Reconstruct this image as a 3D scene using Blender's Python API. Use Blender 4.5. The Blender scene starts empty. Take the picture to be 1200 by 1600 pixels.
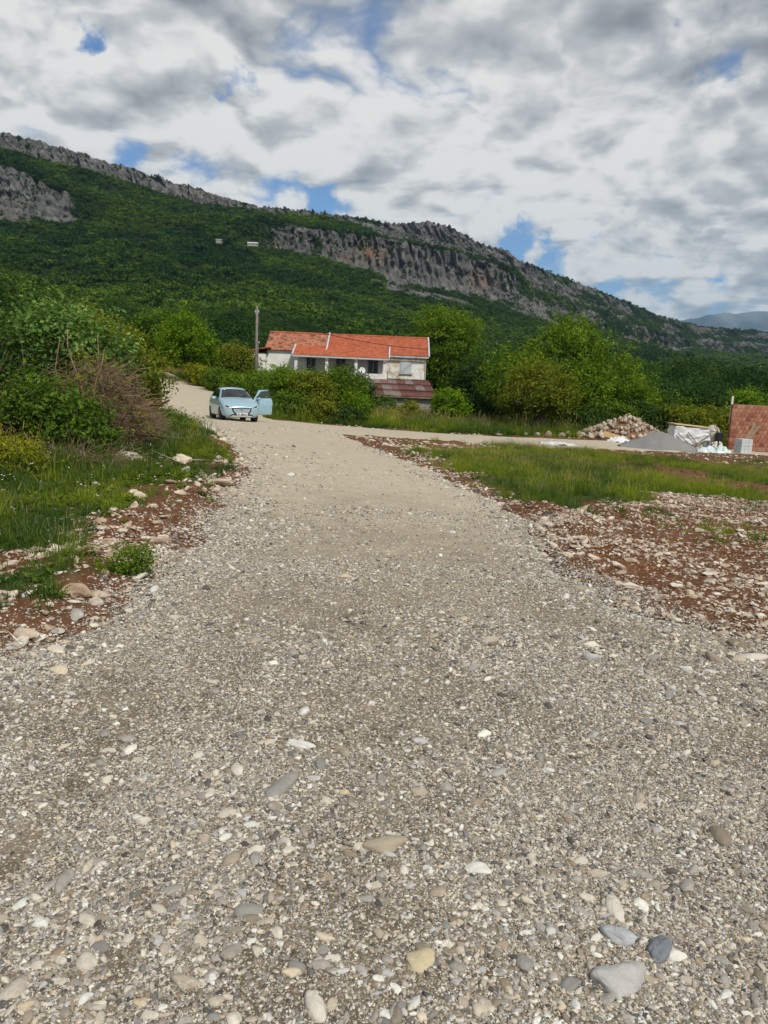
import bpy, bmesh, math
import numpy as np
from mathutils import Vector, Matrix
from mathutils.bvhtree import BVHTree
R = math.radians
scene = bpy.context.scene
col = scene.collection

# ------------------------------------------------------------------ camera
EYE = 1.6
cam_d = bpy.data.cameras.new('camera')
cam_d.sensor_fit = 'VERTICAL'; cam_d.sensor_height = 32.0; cam_d.lens = 24.0
cam_d.clip_start = 0.05; cam_d.clip_end = 80000
cam = bpy.data.objects.new('camera', cam_d); col.objects.link(cam)
cam.matrix_world = Matrix.Translation((0, 0, EYE)) @ Matrix.Rotation(R(90-9.9), 4, 'X') @ Matrix.Rotation(R(2.5), 4, 'Z')
scene.camera = cam

# ------------------------------------------------------------------ sky, sun, exposure
CLOUD = 5.3                           # radiance of sunlit cloud in the units of the sky texture
SUN_EL, SUN_AZ = 48.0, 150.0          # azimuth clockwise from +Y: behind the camera, to the right
scene.view_settings.view_transform = 'Standard'
scene.view_settings.look = 'None'
scene.view_settings.gamma = 1.0
scene.view_settings.use_curve_mapping = False
scene.view_settings.exposure = 0.64
scene.cycles.max_bounces = 6
scene.cycles.diffuse_bounces = 3
scene.cycles.transparent_max_bounces = 8
scene.cycles.volume_bounces = 0

sun_d = bpy.data.lights.new('sun', 'SUN'); sun_d.energy = 2.3; sun_d.angle = R(4); sun_d.color = (1, .94, .84)
sun = bpy.data.objects.new('sun', sun_d); col.objects.link(sun)
sd = Vector((math.sin(R(SUN_AZ))*math.cos(R(SUN_EL)), math.cos(R(SUN_AZ))*math.cos(R(SUN_EL)), math.sin(R(SUN_EL))))
sun.rotation_euler = sd.to_track_quat('Z', 'Y').to_euler()

class NT:
    """small helper round a node tree"""
    def __init__(s, tree): s.t = tree
    def n(s, kind, **kw):
        nd = s.t.nodes.new(kind)
        ins = kw.pop('ins', {})
        for k, v in kw.items(): setattr(nd, k, v)
        for k, v in ins.items():
            if isinstance(v, bpy.types.NodeSocket): s.t.links.new(v, nd.inputs[k])
            else: nd.inputs[k].default_value = v
        return nd
    def link(s, a, b): s.t.links.new(a, b)
    def m(s, op, a, b=None, c=None, clamp=False):
        nd = s.t.nodes.new('ShaderNodeMath'); nd.operation = op; nd.use_clamp = clamp
        for i, v in enumerate((a, b, c)):
            if v is None: continue
            if isinstance(v, bpy.types.NodeSocket): s.t.links.new(v, nd.inputs[i])
            else: nd.inputs[i].default_value = v
        return nd.outputs[0]
    def vm(s, op, a, b=None, scale=None):
        nd = s.t.nodes.new('ShaderNodeVectorMath'); nd.operation = op
        for i, v in enumerate((a, b)):
            if v is None: continue
            if isinstance(v, bpy.types.NodeSocket): s.t.links.new(v, nd.inputs[i])
            else: nd.inputs[i].default_value = v
        if scale is not None:
            if isinstance(scale, bpy.types.NodeSocket): s.t.links.new(scale, nd.inputs['Scale'])
            else: nd.inputs['Scale'].default_value = scale
        return nd.outputs['Value'] if op in ('DISTANCE', 'DOT_PRODUCT', 'LENGTH') else nd.outputs[0]
    def mapr(s, v, a, b, c=0.0, d=1.0, smooth=False):
        nd = s.t.nodes.new('ShaderNodeMapRange'); nd.interpolation_type = 'SMOOTHSTEP' if smooth else 'LINEAR'
        s.t.links.new(v, nd.inputs[0])
        for i, q in enumerate((a, b, c, d)): nd.inputs[i+1].default_value = q
        return nd.outputs[0]
    def mix(s, f, a, b, blend='MIX'):
        nd = s.t.nodes.new('ShaderNodeMix'); nd.data_type = 'RGBA'; nd.blend_type = blend
        for sock, v in ((nd.inputs[0], f), (nd.inputs[6], a), (nd.inputs[7], b)):
            if isinstance(v, bpy.types.NodeSocket): s.t.links.new(v, sock)
            else: sock.default_value = (*v, 1) if isinstance(v, tuple) and len(v) == 3 else v
        return nd.outputs[2]
    def noise(s, vec, scale, detail=4, rough=.55, dist=0.0, dim='3D'):
        nd = s.t.nodes.new('ShaderNodeTexNoise'); nd.noise_dimensions = dim
        if vec is not None: s.t.links.new(vec, nd.inputs['Vector'])
        nd.inputs['Scale'].default_value = scale; nd.inputs['Detail'].default_value = detail
        nd.inputs['Roughness'].default_value = rough; nd.inputs['Distortion'].default_value = dist
        return nd.outputs[0]
    def ramp(s, fac, stops, interp='LINEAR'):
        nd = s.t.nodes.new('ShaderNodeValToRGB'); nd.color_ramp.interpolation = interp
        el = nd.color_ramp.elements
        while len(el) > 1: el.remove(el[-1])
        el[0].position = stops[0][0]; el[0].color = (*stops[0][1], 1)
        for p, c in stops[1:]:
            e = el.new(p); e.color = (*c, 1)
        s.t.links.new(fac, nd.inputs[0]); return nd.outputs[0]

def make_world():
    w = bpy.data.worlds.new('World'); scene.world = w; w.use_nodes = True
    w.node_tree.nodes.clear(); t = NT(w.node_tree)
    out = t.n('ShaderNodeOutputWorld'); bg = t.n('ShaderNodeBackground'); bg.inputs['Strength'].default_value = 0.1
    t.link(bg.outputs[0], out.inputs[0])
    sky = t.n('ShaderNodeTexSky', sky_type='NISHITA'); sky.sun_disc = False
    sky.sun_elevation = R(SUN_EL); sky.sun_rotation = R(SUN_AZ); sky.air_density = 1.0; sky.dust_density = .6; sky.ozone_density = 2.0
    tc = t.n('ShaderNodeTexCoord'); d = tc.outputs['Generated']
    sp = t.n('ShaderNodeSeparateXYZ'); t.link(d, sp.inputs[0])
    z = t.m('MAXIMUM', sp.outputs[2], 0.0)
    # cloud deck seen in perspective: direction divided by its height
    k = t.m('DIVIDE', 1.0, t.m('ADD', z, .32))
    p = t.vm('MULTIPLY', t.vm('SCALE', d, scale=k), (1.0, 1.0, .6))
    warp = t.n('ShaderNodeTexNoise'); warp.inputs['Scale'].default_value = 2.6; warp.inputs['Detail'].default_value = 4; t.link(p, warp.inputs['Vector'])
    pw = t.vm('ADD', p, t.vm('SCALE', t.vm('SUBTRACT', warp.outputs['Color'], (.5, .5, .5)), scale=.13))
    def dens(vec, det, fine):
        a = t.noise(vec, 1.9, det, .56)
        b = t.noise(t.vm('ADD', vec, (7.3, 2.1, 0)), 1.05, 1, .5)
        c = t.noise(t.vm('ADD', vec, (1.7, 5.5, 0)), 4.4, fine, .50)
        puff = t.m('MULTIPLY', t.m('SUBTRACT', t.m('ABSOLUTE', t.m('SUBTRACT', c, .5)), .07), .95)    # rounded billows
        return t.m('ADD', t.m('ADD', t.m('MULTIPLY', a, .62), t.m('MULTIPLY', b, .38)), puff)
    d0 = dens(pw, 9, 5)
    r0 = dens(pw, 8, 6); d1 = dens(t.vm('MULTIPLY', pw, (.965, .965, .965)), 5, 4)
    # gaps in the deck: (direction, radius, depth)
    holes = [((-.327,.886,.329),.028,.26), ((-.189,.929,.318),.024,.18), ((-.24,.943,.231),.040,.17), ((-.306,.921,.24),.034,.16), ((-.146,.965,.216),.048,.19),
             ((-.086,.976,.202),.032,.20), ((.30,.877,.376),.040,.22), ((.343,.87,.355),.045,.24), ((.236,.956,.175),.026,.18),
             ((.141,.976,.164),.028,.18), ((.318,.939,.134),.030,.17), ((.264,.956,.125),.030,.17), ((-.402,.88,.251),.03,.14), ((.37,.92,.115),.034,.20), ((.19,.97,.150),.026,.20)]
    nrm = t.vm('NORMALIZE', d)
    tot = None
    wob = t.m('MULTIPLY', t.m('SUBTRACT', t.noise(nrm, 17, 6, .62), .5), .12)
    for c, r, a in holes:
        ds = t.m('ADD', t.vm('DISTANCE', nrm, c), wob)
        h = t.mapr(ds, r*.1, r*1.35, a, 0.0, True)
        tot = h if tot is None else t.m('MAXIMUM', tot, h)
    cov = t.m('SUBTRACT', d0, tot)
    alpha = t.mapr(cov, .275, .45, 0, 1, True)
    # relief: upper rims of the billows catch the light, undersides stay grey
    rel = t.m('MULTIPLY', t.m('SUBTRACT', r0, d1), 2.9)
    thick = t.mapr(cov, .42, .78, 0, 1, True)
    big = t.mapr(t.noise(t.vm('ADD', p, (3.1, 9.2, 0)), 1.5, 5, .55), .38, .66, 0, 1, True)
    body = t.m('SUBTRACT', .92, t.m('MULTIPLY', thick, t.m('ADD', .12, t.m('MULTIPLY', big, .44))))
    up = t.mapr(sp.outputs[2], .26, .42, .0, .25, True)
    lum = t.m('SUBTRACT', t.m('ADD', body, rel), up)
    lum = t.m('ADD', t.m('MULTIPLY', t.m('SUBTRACT', lum, .6), 1.12), .60)
    cc = t.ramp(lum, [(0.0, (.225, .24, .26)), (.35, (.375, .39, .41)), (.7, (.665, .675, .68)), (.92, (.99, .975, .94)), (1.0, (1.07, 1.05, 1.01))])
    cc = t.vm('SCALE', cc, scale=CLOUD)
    skc = t.vm('MULTIPLY', sky.outputs[0], (.42, .57, .75))
    mixc = t.mix(alpha, skc, cc)
    t.link(mixc, bg.inputs['Color'])
    w.cycles.sampling_method = 'MANUAL'; w.cycles.sample_map_resolution = 1024
make_world()

# ------------------------------------------------------------------ numeric helpers
rng = np.random.default_rng(11)
def sstep(a, b, x):
    t = np.clip((x-a)/(b-a), 0, 1); return t*t*(3-2*t)
def _hash(ix, iy, seed):
    h = (ix.astype(np.int64)*374761393 + iy.astype(np.int64)*668265263 + seed*1442695041) & 0xFFFFFFFF
    h = ((h ^ (h >> 13))*1274126177) & 0xFFFFFFFF
    return ((h ^ (h >> 16)) & 0xFFFFFF)/float(0xFFFFFF)
def vnoise(x, y, seed=0):
    x = np.asarray(x, float); y = np.asarray(y, float)
    ix = np.floor(x); iy = np.floor(y); fx = x-ix; fy = y-iy
    fx = fx*fx*fx*(fx*(fx*6-15)+10); fy = fy*fy*fy*(fy*(fy*6-15)+10)
    a = _hash(ix, iy, seed); b = _hash(ix+1, iy, seed); c = _hash(ix, iy+1, seed); d = _hash(ix+1, iy+1, seed)
    return (a*(1-fx)+b*fx)*(1-fy)+(c*(1-fx)+d*fx)*fy
def fbm(x, y, seed=0, oct=5, gain=.5):
    s = 0; a = 1; n = 0
    for i in range(oct):
        s = s+a*vnoise(x*2**i+i*17.3, y*2**i-i*9.1, seed+i); n += a; a *= gain
    return s/n                                                   # 0..1
def unit(v): return v/np.maximum(np.linalg.norm(v, axis=-1, keepdims=True), 1e-9)
def poly_sd(x, y, poly):
    """signed distance to a polygon, positive inside"""
    x = np.asarray(x, float); y = np.asarray(y, float)
    P = np.array(poly, float); Q = np.roll(P, -1, 0)
    d = np.full(x.shape, 1e9); ins = np.zeros(x.shape, bool)
    for (ax, ay), (bx, by) in zip(P, Q):
        ex, ey = bx-ax, by-ay
        t = np.clip(((x-ax)*ex+(y-ay)*ey)/(ex*ex+ey*ey), 0, 1)
        d = np.minimum(d, np.hypot(x-ax-t*ex, y-ay-t*ey))
        if ay != by:
            c = ((ay > y) != (by > y)) & (x < (bx-ax)*(y-ay)/(by-ay)+ax)
            ins ^= c
    return np.where(ins, d, -d)

def mesh_np(name, V, F, mat=None, parent=None, smooth=False, attrs=None, link=True):
    """one mesh object from numpy verts (N,3) and faces (M,k)"""
    V = np.ascontiguousarray(V, np.float32); F = np.ascontiguousarray(F, np.int32)
    me = bpy.data.meshes.new(name)
    k = F.shape[1]
    me.vertices.add(len(V)); me.vertices.foreach_set('co', V.ravel())
    me.loops.add(F.size); me.loops.foreach_set('vertex_index', F.ravel())
    me.polygons.add(len(F)); me.polygons.foreach_set('loop_start', np.arange(0, F.size, k, dtype=np.int32))
    me.polygons.foreach_set('loop_total', np.full(len(F), k, np.int32))
    if smooth: me.polygons.foreach_set('use_smooth', np.ones(len(F), bool))
    for an, (dom, arr) in (attrs or {}).items():
        a = me.attributes.new(an, 'FLOAT', dom); a.data.foreach_set('value', np.ascontiguousarray(arr, np.float32))
    me.update(calc_edges=True)
    if mat is not None: me.materials.append(mat)
    o = bpy.data.objects.new(name, me)
    if link: col.objects.link(o)
    if parent is not None: o.parent = parent
    return o
def grid_faces(nr, nc):
    i = np.arange(nr-1)[:, None]*nc+np.arange(nc-1)[None]
    i = i.ravel(); return np.stack([i, i+1, i+nc+1, i+nc], 1)
def tag(o, label=None, cat=None, group=None, kind=None):
    if label: o['label'] = label
    if cat: o['category'] = cat
    if group: o['group'] = group
    if kind: o['kind'] = kind
    return o
def empty(name, loc=(0, 0, 0), rz=0.0):
    o = bpy.data.objects.new(name, None); col.objects.link(o)
    o.location = loc; o.rotation_euler = (0, 0, rz); o.empty_display_size = .2
    return o
class MB:
    """collects boxes, tubes and polygons; build() links them as one mesh"""
    def __init__(s): s.v = []; s.f = []
    def add(s, vs, fs):
        n = len(s.v); s.v += [tuple(v) for v in vs]; s.f += [tuple(i+n for i in f) for f in fs]; return s
    def box(s, x0, x1, y0, y1, z0, z1):
        return s.add([(x0,y0,z0),(x1,y0,z0),(x1,y1,z0),(x0,y1,z0),(x0,y0,z1),(x1,y0,z1),(x1,y1,z1),(x0,y1,z1)],
                     [(0,3,2,1),(4,5,6,7),(0,1,5,4),(1,2,6,5),(2,3,7,6),(3,0,4,7)])
    def obox(s, M, sx, sy, sz):
        vs = [M @ Vector((x*sx/2, y*sy/2, z*sz/2)) for z in (-1, 1) for x, y in ((-1,-1),(1,-1),(1,1),(-1,1))]
        return s.add(vs, [(0,3,2,1),(4,5,6,7),(0,1,5,4),(1,2,6,5),(2,3,7,6),(3,0,4,7)])
    def tube(s, pts, rad, n=6, cap=True):
        pts = [Vector(p) for p in pts]
        if not hasattr(rad, '__len__'): rad = [rad]*len(pts)
        vs = []; fs = []; up = Vector((.31, .2, .93))
        for i, p in enumerate(pts):
            t = (pts[min(i+1, len(pts)-1)]-pts[max(i-1, 0)]).normalized()
            a = t.cross(up)
            if a.length < .05: a = t.cross(Vector((1, 0, 0)))
            a.normalize(); b = t.cross(a)
            for j in range(n):
                an = 2*math.pi*j/n; vs.append(p+(a*math.cos(an)+b*math.sin(an))*rad[i])
        for i in range(len(pts)-1):
            for j in range(n):
                fs.append((i*n+j, i*n+(j+1) % n, (i+1)*n+(j+1) % n, (i+1)*n+j))
        if cap:
            fs.append(tuple(range(n))[::-1]); fs.append(tuple(range((len(pts)-1)*n, len(pts)*n)))
        return s.add(vs, fs)
    def lathe(s, prof, n=20, axis='Z', c=(0, 0, 0)):
        """prof: list of (radius, height) turned about an axis through c"""
        vs = []; fs = []
        for r, h in prof:
            for j in range(n):
                a = 2*math.pi*j/n; u, v = r*math.cos(a), r*math.sin(a)
                q = {'Z': (u, v, h), 'X': (h, u, v), 'Y': (v, h, u)}[axis]
                vs.append((q[0]+c[0], q[1]+c[1], q[2]+c[2]))
        for i in range(len(prof)-1):
            for j in range(n): fs.append((i*n+j, i*n+(j+1) % n, (i+1)*n+(j+1) % n, (i+1)*n+j))
        fs.append(tuple(range(n))[::-1]); fs.append(tuple(range((len(prof)-1)*n, len(prof)*n)))
        return s.add(vs, fs)
    def build(s, name, mat, parent=None, bevel=0.0, smooth=False):
        me = bpy.data.meshes.new(name); me.from_pydata(s.v, [], s.f); me.update()
        bm = bmesh.new(); bm.from_mesh(me); bmesh.ops.recalc_face_normals(bm, faces=bm.faces); bm.to_mesh(me); bm.free()
        if smooth:
            me.polygons.foreach_set('use_smooth', np.ones(len(me.polygons), bool))
        me.materials.append(mat)
        o = bpy.data.objects.new(name, me); col.objects.link(o)
        if parent is not None: o.parent = parent
        if bevel:
            b = o.modifiers.new('bevel', 'BEVEL'); b.width = bevel; b.segments = 2; b.limit_method = 'ANGLE'
        return o

# ------------------------------------------------------------------ materials
MATS = {}
def new_mat(name):
    m = bpy.data.materials.new(name); m.use_nodes = True
    m.node_tree.nodes.clear(); t = NT(m.node_tree)
    out = t.n('ShaderNodeOutputMaterial'); MATS[name] = m
    return m, t, out
def pbsdf(t, out, color, rough=.8, spec=.3, metal=0.0, normal=None, **kw):
    b = t.n('ShaderNodeBsdfPrincipled')
    for k, v in (('Base Color', color), ('Roughness', rough), ('Specular IOR Level', spec), ('Metallic', metal)):
        if isinstance(v, bpy.types.NodeSocket): t.link(v, b.inputs[k])
        else: b.inputs[k].default_value = (*v, 1) if isinstance(v, tuple) else v
    if normal is not None: t.link(normal, b.inputs['Normal'])
    for k, v in kw.items(): b.inputs[k.replace('_', ' ')].default_value = v
    if out is not None: t.link(b.outputs[0], out.inputs[0])
    return b
def bump(t, h, strength=.5, dist=.02):
    b = t.n('ShaderNodeBump'); b.inputs['Strength'].default_value = strength; b.inputs['Distance'].default_value = dist
    t.link(h, b.inputs['Height']); return b.outputs[0]
def simple_mat(name, c1, c2=None, scale=6, rough=.75, spec=.3, metal=0.0, bmp=.2, bdist=.01, detail=5):
    """paint, cloth, timber...: base colour with mottled wear"""
    m, t, out = new_mat(name)
    tc = t.n('ShaderNodeTexCoord'); c2 = c2 or tuple(v*.72 for v in c1)
    n = t.noise(tc.outputs['Object'], scale, detail, .6)
    c = t.ramp(n, [(.3, c2), (.62, c1)])
    n2 = t.noise(tc.outputs['Object'], scale*5, 3, .6)
    pbsdf(t, out, c, rough, spec, metal, bump(t, n2, bmp, bdist)); return m

def leaf_mat(name, dark, light, yellow=None, inst=False, trans=.28):
    m, t, out = new_mat(name)
    a = t.n('ShaderNodeAttribute', attribute_name='tint', attribute_type='GEOMETRY')
    f = a.outputs['Fac']
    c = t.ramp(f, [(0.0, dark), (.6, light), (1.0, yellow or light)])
    if inst:
        b = t.n('ShaderNodeAttribute', attribute_name='itint', attribute_type='INSTANCER')
        c = t.mix(b.outputs['Fac'], t.vm('MULTIPLY', c, (.46, .58, .80)), t.vm('MULTIPLY', c, (1.75, 1.42, .80)))
    p = pbsdf(t, None, c, .65, .12)
    tr = t.n('ShaderNodeBsdfTranslucent'); t.link(t.vm('MULTIPLY', c, (1.25, 1.3, .55)), tr.inputs[0])
    mx = t.n('ShaderNodeMixShader'); mx.inputs[0].default_value = trans
    t.link(p.outputs[0], mx.inputs[1]); t.link(tr.outputs[0], mx.inputs[2]); t.link(mx.outputs[0], out.inputs[0])
    return m

def stone_mat(name, stops, src='inst', dirt=None, vein=.5, rough=.8):
    """pebbles and field stones; each takes its colour from its own tint"""
    m, t, out = new_mat(name)
    if src == 'inst': f = t.n('ShaderNodeAttribute', attribute_name='itint', attribute_type='INSTANCER').outputs['Fac']
    else: f = t.n('ShaderNodeObjectInfo').outputs['Random']
    c = t.ramp(f, stops)
    tc = t.n('ShaderNodeTexCoord'); ob = t.vm('ADD', tc.outputs['Object'], t.vm('SCALE', (3.7, 1.9, 7.1), scale=t.m('MULTIPLY', f, 40)))
    n = t.noise(ob, 2.2, 6, .62, .6)
    c = t.mix(t.mapr(n, .35, .7, 0, vein), c, t.vm('MULTIPLY', c, (.55, .55, .56)))
    n2 = t.noise(ob, 1.1, 4, .6, 2.0)
    c = t.mix(t.mapr(n2, .6, .66, 0, .35), c, (.62, .60, .56))
    if dirt:
        n3 = t.noise(ob, .9, 4, .6)
        c = t.mix(t.mapr(n3, .46, .68, 0, .75), c, dirt)
    pbsdf(t, out, c, rough, .25, 0, bump(t, n, .35, .08)); return m

# ------------------------------------------------------------------ instancing of uncountable stuff
def protos(name, obs):
    c = bpy.data.collections.new(name)
    for o in obs: c.objects.link(o)
    return c
def scatter(name, P, rot, scl, idx, tint, coll, parent=None):
    me = bpy.data.meshes.new(name); n = len(P)
    me.vertices.add(n); me.vertices.foreach_set('co', np.ascontiguousarray(P, np.float32).ravel())
    for an, ty, arr, key in (('rot', 'FLOAT_VECTOR', rot, 'vector'), ('scl', 'FLOAT_VECTOR', scl, 'vector'), ('idx', 'INT', idx, 'value'), ('itint', 'FLOAT', tint, 'value')):
        a = me.attributes.new(an, ty, 'POINT')
        a.data.foreach_set(key, np.ascontiguousarray(arr, np.int32 if ty == 'INT' else np.float32).ravel())
    me.update()
    o = bpy.data.objects.new(name, me); col.objects.link(o); o.parent = parent
    ng = bpy.data.node_groups.new(name, 'GeometryNodeTree')
    ng.interface.new_socket('Geometry', in_out='INPUT', socket_type='NodeSocketGeometry')
    ng.interface.new_socket('Geometry', in_out='OUTPUT', socket_type='NodeSocketGeometry')
    N = ng.nodes; L = ng.links
    gi = N.new('NodeGroupInput'); go = N.new('NodeGroupOutput')
    ci = N.new('GeometryNodeCollectionInfo'); ci.inputs['Collection'].default_value = coll
    ci.inputs['Separate Children'].default_value = True; ci.inputs['Reset Children'].default_value = True
    ip = N.new('GeometryNodeInstanceOnPoints'); ip.inputs['Pick Instance'].default_value = True
    def attr(nm, ty):
        a = N.new('GeometryNodeInputNamedAttribute'); a.data_type = ty; a.inputs['Name'].default_value = nm
        return a.outputs[0]
    er = N.new('FunctionNodeEulerToRotation')
    L.new(gi.outputs[0], ip.inputs['Points']); L.new(ci.outputs[0], ip.inputs['Instance'])
    L.new(attr('rot', 'FLOAT_VECTOR'), er.inputs[0]); L.new(er.outputs[0], ip.inputs['Rotation'])
    L.new(attr('scl', 'FLOAT_VECTOR'), ip.inputs['Scale']); L.new(attr('idx', 'INT'), ip.inputs['Instance Index'])
    L.new(ip.outputs[0], go.inputs[0])
    md = o.modifiers.new('instances', 'NODES'); md.node_group = ng
    o['kind'] = 'stuff'
    return o

# ------------------------------------------------------------------ lie of the land
CP = np.array([(0,-20,.1),(0,0,0),(0,5,0),(-.2,10,0),(-1,15,0),(-2.5,20,-.02),(-5,27,-.22),(-7.2,36,-.63),(-8.2,30,-.3),(-9.6,36,-.6),(-5.5,31,-.42),(-12,46,-.2),(-15.3,58,.35),(-21,72,1.2),
(-1.6,30,-.47),(2.7,35,-.95),(10.5,43,-1.45),(18,47,-1.65),
(3,5,-.02),(5,9,-.15),(7,15,-.45),(8,22,-.8),(14,30,-1.2),(22,40,-1.65),(12,12,-.4),(20,20,-.9),(25,5,-.3),(4,20,-.5),(2,14,-.12),
(20,46,-1.7),(14,47,-1.45),
(-3,5,.05),(-5,9,.2),(-4,12.5,.2),(-6,16,.5),(-8,22,.5),(-12,28,.4),(-15,36,.5),(-21,50,1.3),(-12,12,.9),(-20,25,1.3),(-10,3,.4),(-30,40,2),
(1,72,-1.73),(-5,60,-1.0),(-2,45,-1.2),(5,55,-1.5),(-8,80,-.8),(5,85,-1.5),(-11,64,-.1),(-17.3,66,.5),
(30,60,-2.5),(40,80,-3.2),(12,60,-1.8),(30,20,-1.2),(40,40,-2.2),(0,110,-.5),(-30,100,2),(-50,60,3),(50,110,-3.2),(-60,110,1.5)], float)
def _U(r2): return np.where(r2 > 0, .5*r2*np.log(r2+1e-12), 0)
def _solve():
    n = len(CP); X = CP[:, :2]/20; K = _U(((X[:, None]-X[None])**2).sum(-1))+np.eye(n)*.004
    Pm = np.c_[np.ones(n), X]; A = np.zeros((n+3, n+3)); A[:n, :n] = K; A[:n, n:] = Pm; A[n:, :n] = Pm.T
    return np.linalg.solve(A, np.r_[CP[:, 2], 0, 0, 0])
_W = _solve()
def hbase(x, y):
    x = np.asarray(x, float); y = np.asarray(y, float)
    xc = np.clip(x, -62, 62)/20; yc = np.clip(y, -22, 112)/20
    o = _W[-3]+_W[-2]*xc+_W[-1]*yc
    for (a, b), w in zip(CP[:, :2]/20, _W[:-3]): o = o+w*_U((xc-a)**2+(yc-b)**2)
    return o
LE = np.array([(-2.7,-20),(-2.3,0),(-1.98,3.8),(-1.8,4.5),(-1.71,5.9),(-1.86,8.4),(-2.1,11.6),(-2.9,14.8),(-3.95,17.2),(-5.0,19.5),(-6.4,23),(-8.0,27),(-9.8,33),(-11.4,39),(-13.4,46),(-16.2,54),(-20,64),(-26,76)])
RE = np.array([(6,-20),(5.6,2.5),(5.2,3.9),(3.6,4.45),(2.5,4.95),(1.9,5.4),(1.63,6.7),(1.68,9.9),(1.26,12.7),(.5,16.5),(-.5,20.5),(-1.3,24.5),(-2.3,29),(-4,34),(-5.6,40),(-8.4,47),(-12,55),(-16,64),(-22,76)])
SL = np.array([(-6.5,25),(-2.5,25.4),(-1.2,26.2),(.3,27.1),(2.3,28.6),(5,31.2),(8.3,34.4),(11.3,37),(15,39.6),(19,41.4),(24,42.6)])
SU = np.array([(-6.5,41.2),(-4.5,42),(-2.4,42.7),(.5,43),(3.4,43.2),(7.2,44),(10.2,44.7),(14,45.2),(19,45.8),(24,46.2)])
def d_main(x, y):
    l = np.interp(y, LE[:, 1], LE[:, 0]); r = np.interp(y, RE[:, 1], RE[:, 0]); return np.minimum(x-l, r-x)
def d_side(x, y):
    a = np.interp(x, SL[:, 0], SL[:, 1]); b = np.interp(x, SU[:, 0], SU[:, 1])
    return np.minimum(np.minimum(y-a, b-y), np.minimum(x+6.6, 24.1-x))
def d_road(x, y): return np.maximum(d_main(x, y), d_side(x, y))
def edge_wob(x, y): return (fbm(x*1.3, y*1.3, 5, 3)-.5)*.55
def relief(x, y):
    return (fbm(x*.9, y*.9, 21, 4)-.5)*.22+(fbm(x*4, y*4, 23, 3)-.5)*.07
def hground(x, y):
    d = d_road(x, y)+edge_wob(x, y)
    off = sstep(.02, -.5, d)
    # a low shoulder of pushed-up soil and stones along the road
    sh = np.exp(-((d+.55)/.35)**2)*.07
    far = sstep(95, 112, y)
    return hbase(x, y)+relief(x, y)*off+sh*(y < 30)-.075*sstep(-.1, .12, d)-far*2.5
def hroad(x, y, side=False):
    d = (d_side(x, y) if side else d_main(x, y))+edge_wob(x, y)
    rut = -.02*np.exp(-((d-.9)/.35)**2)
    return hbase(x, y)+.012+(fbm(x*1.1, y*.7, 31, 4)-.5)*.045+rut+np.where(side, -.008, 0)-.13*sstep(.12, -.3, d)
def hany(x, y):
    return np.maximum(hground(x, y), np.maximum(np.where(d_main(x, y) > -.4, hroad(x, y), -99), np.where(d_side(x, y) > -.4, hroad(x, y, True), -99)))
GR = [(.8,18.3),(1.0,12.6),(2.0,10.4),(2.6,9.4),(3.4,11.4),(5.8,15),(8.5,15.9),(13,19.5),(19,26),(24,33),(16.5,35),(11.2,32),(8.3,33.9),(5,30.7),(3.4,27.4),(1.9,23.6)]
GL = [(-30,14),(-6,14),(-4.9,14.5),(-5.6,19.0),(-4.6,17.2),(-3.1,14.2),(-2.3,11.7),(-2.05,9.2),(-2.5,8.3),(-3.4,7.9),(-3.2,6.9),(-2.5,5.3),(-2.6,4.8),(-8,2),(-30,2)]
def grass_amt(x, y):
    """0..1: how much grass grows here"""
    n = (fbm(x*.55, y*.55, 41, 4)-.5)
    a = sstep(-.5, .9, poly_sd(x, y, GR)+n*3.2)*(1-.92*sstep(.52, .64, fbm(x*.45+9, y*.30, 49, 4))*sstep(4.5, 8.5, x))
    b = sstep(-.45, .8, poly_sd(x, y, GL)+.25+n*3.0)*(1-.7*sstep(.54, .66, fbm(x*.95+4, y*.85, 46, 4))*(y < 12.5))
    # thin regrowth between the stones, and rough grass past the side track
    thin = .30*sstep(.50, .66, fbm(x*.8, y*.8, 43, 3)+.0*x)
    back = sstep(.0, 1.5, y-np.interp(x, SU[:, 0], SU[:, 1])-.3)*(np.abs(x) < 60)
    lft = sstep(0, 2, np.interp(y, LE[:, 1], LE[:, 0])-x-1.2)*(y > 16)
    far = sstep(22, 30, x)
    g = np.maximum.reduce([a, b, np.where(y < 46, thin, 0), back, lft, far*np.ones_like(x)])
    return g*sstep(-.05, -.3, d_road(x, y)+edge_wob(x, y))

# ground materials
def make_ground_mat():
    m, t, out = new_mat('red_soil_and_turf')
    tc = t.n('ShaderNodeTexCoord'); ob = tc.outputs['Object']
    g = t.n('ShaderNodeAttribute', attribute_name='grass').outputs['Fac']
    n1 = t.noise(ob, .8, 6, .6); n2 = t.noise(ob, 9, 6, .65); n3 = t.noise(ob, 55, 4, .6)
    red = t.ramp(n2, [(.25, (.050, .021, .010)), (.5, (.125, .053, .024)), (.75, (.22, .115, .060))])
    red = t.mix(t.mapr(n1, .45, .7, 0, .5), red, (.15, .088, .052))
    grit = t.n('ShaderNodeTexVoronoi', feature='F1'); grit.inputs['Scale'].default_value = 28; t.link(ob, grit.inputs['Vector'])
    red = t.mix(t.mapr(t.m('ADD', grit.outputs['Distance'], t.m('MULTIPLY', n1, .3)), .40, .32, 0, .75), red, (.45, .35, .27))
    turf = t.ramp(n2, [(.3, (.030, .045, .014)), (.55, (.060, .075, .024)), (.8, (.12, .105, .05))])
    c = t.mix(t.mapr(t.m('ADD', g, t.m('MULTIPLY', t.m('SUBTRACT', n2, .5), .9)), .3, .7, 0, 1, True), red, turf)
    h = t.m('ADD', n2, t.m('MULTIPLY', n3, .4))
    pbsdf(t, out, c, .95, .1, 0, bump(t, h, .9, .03)); return m
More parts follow.
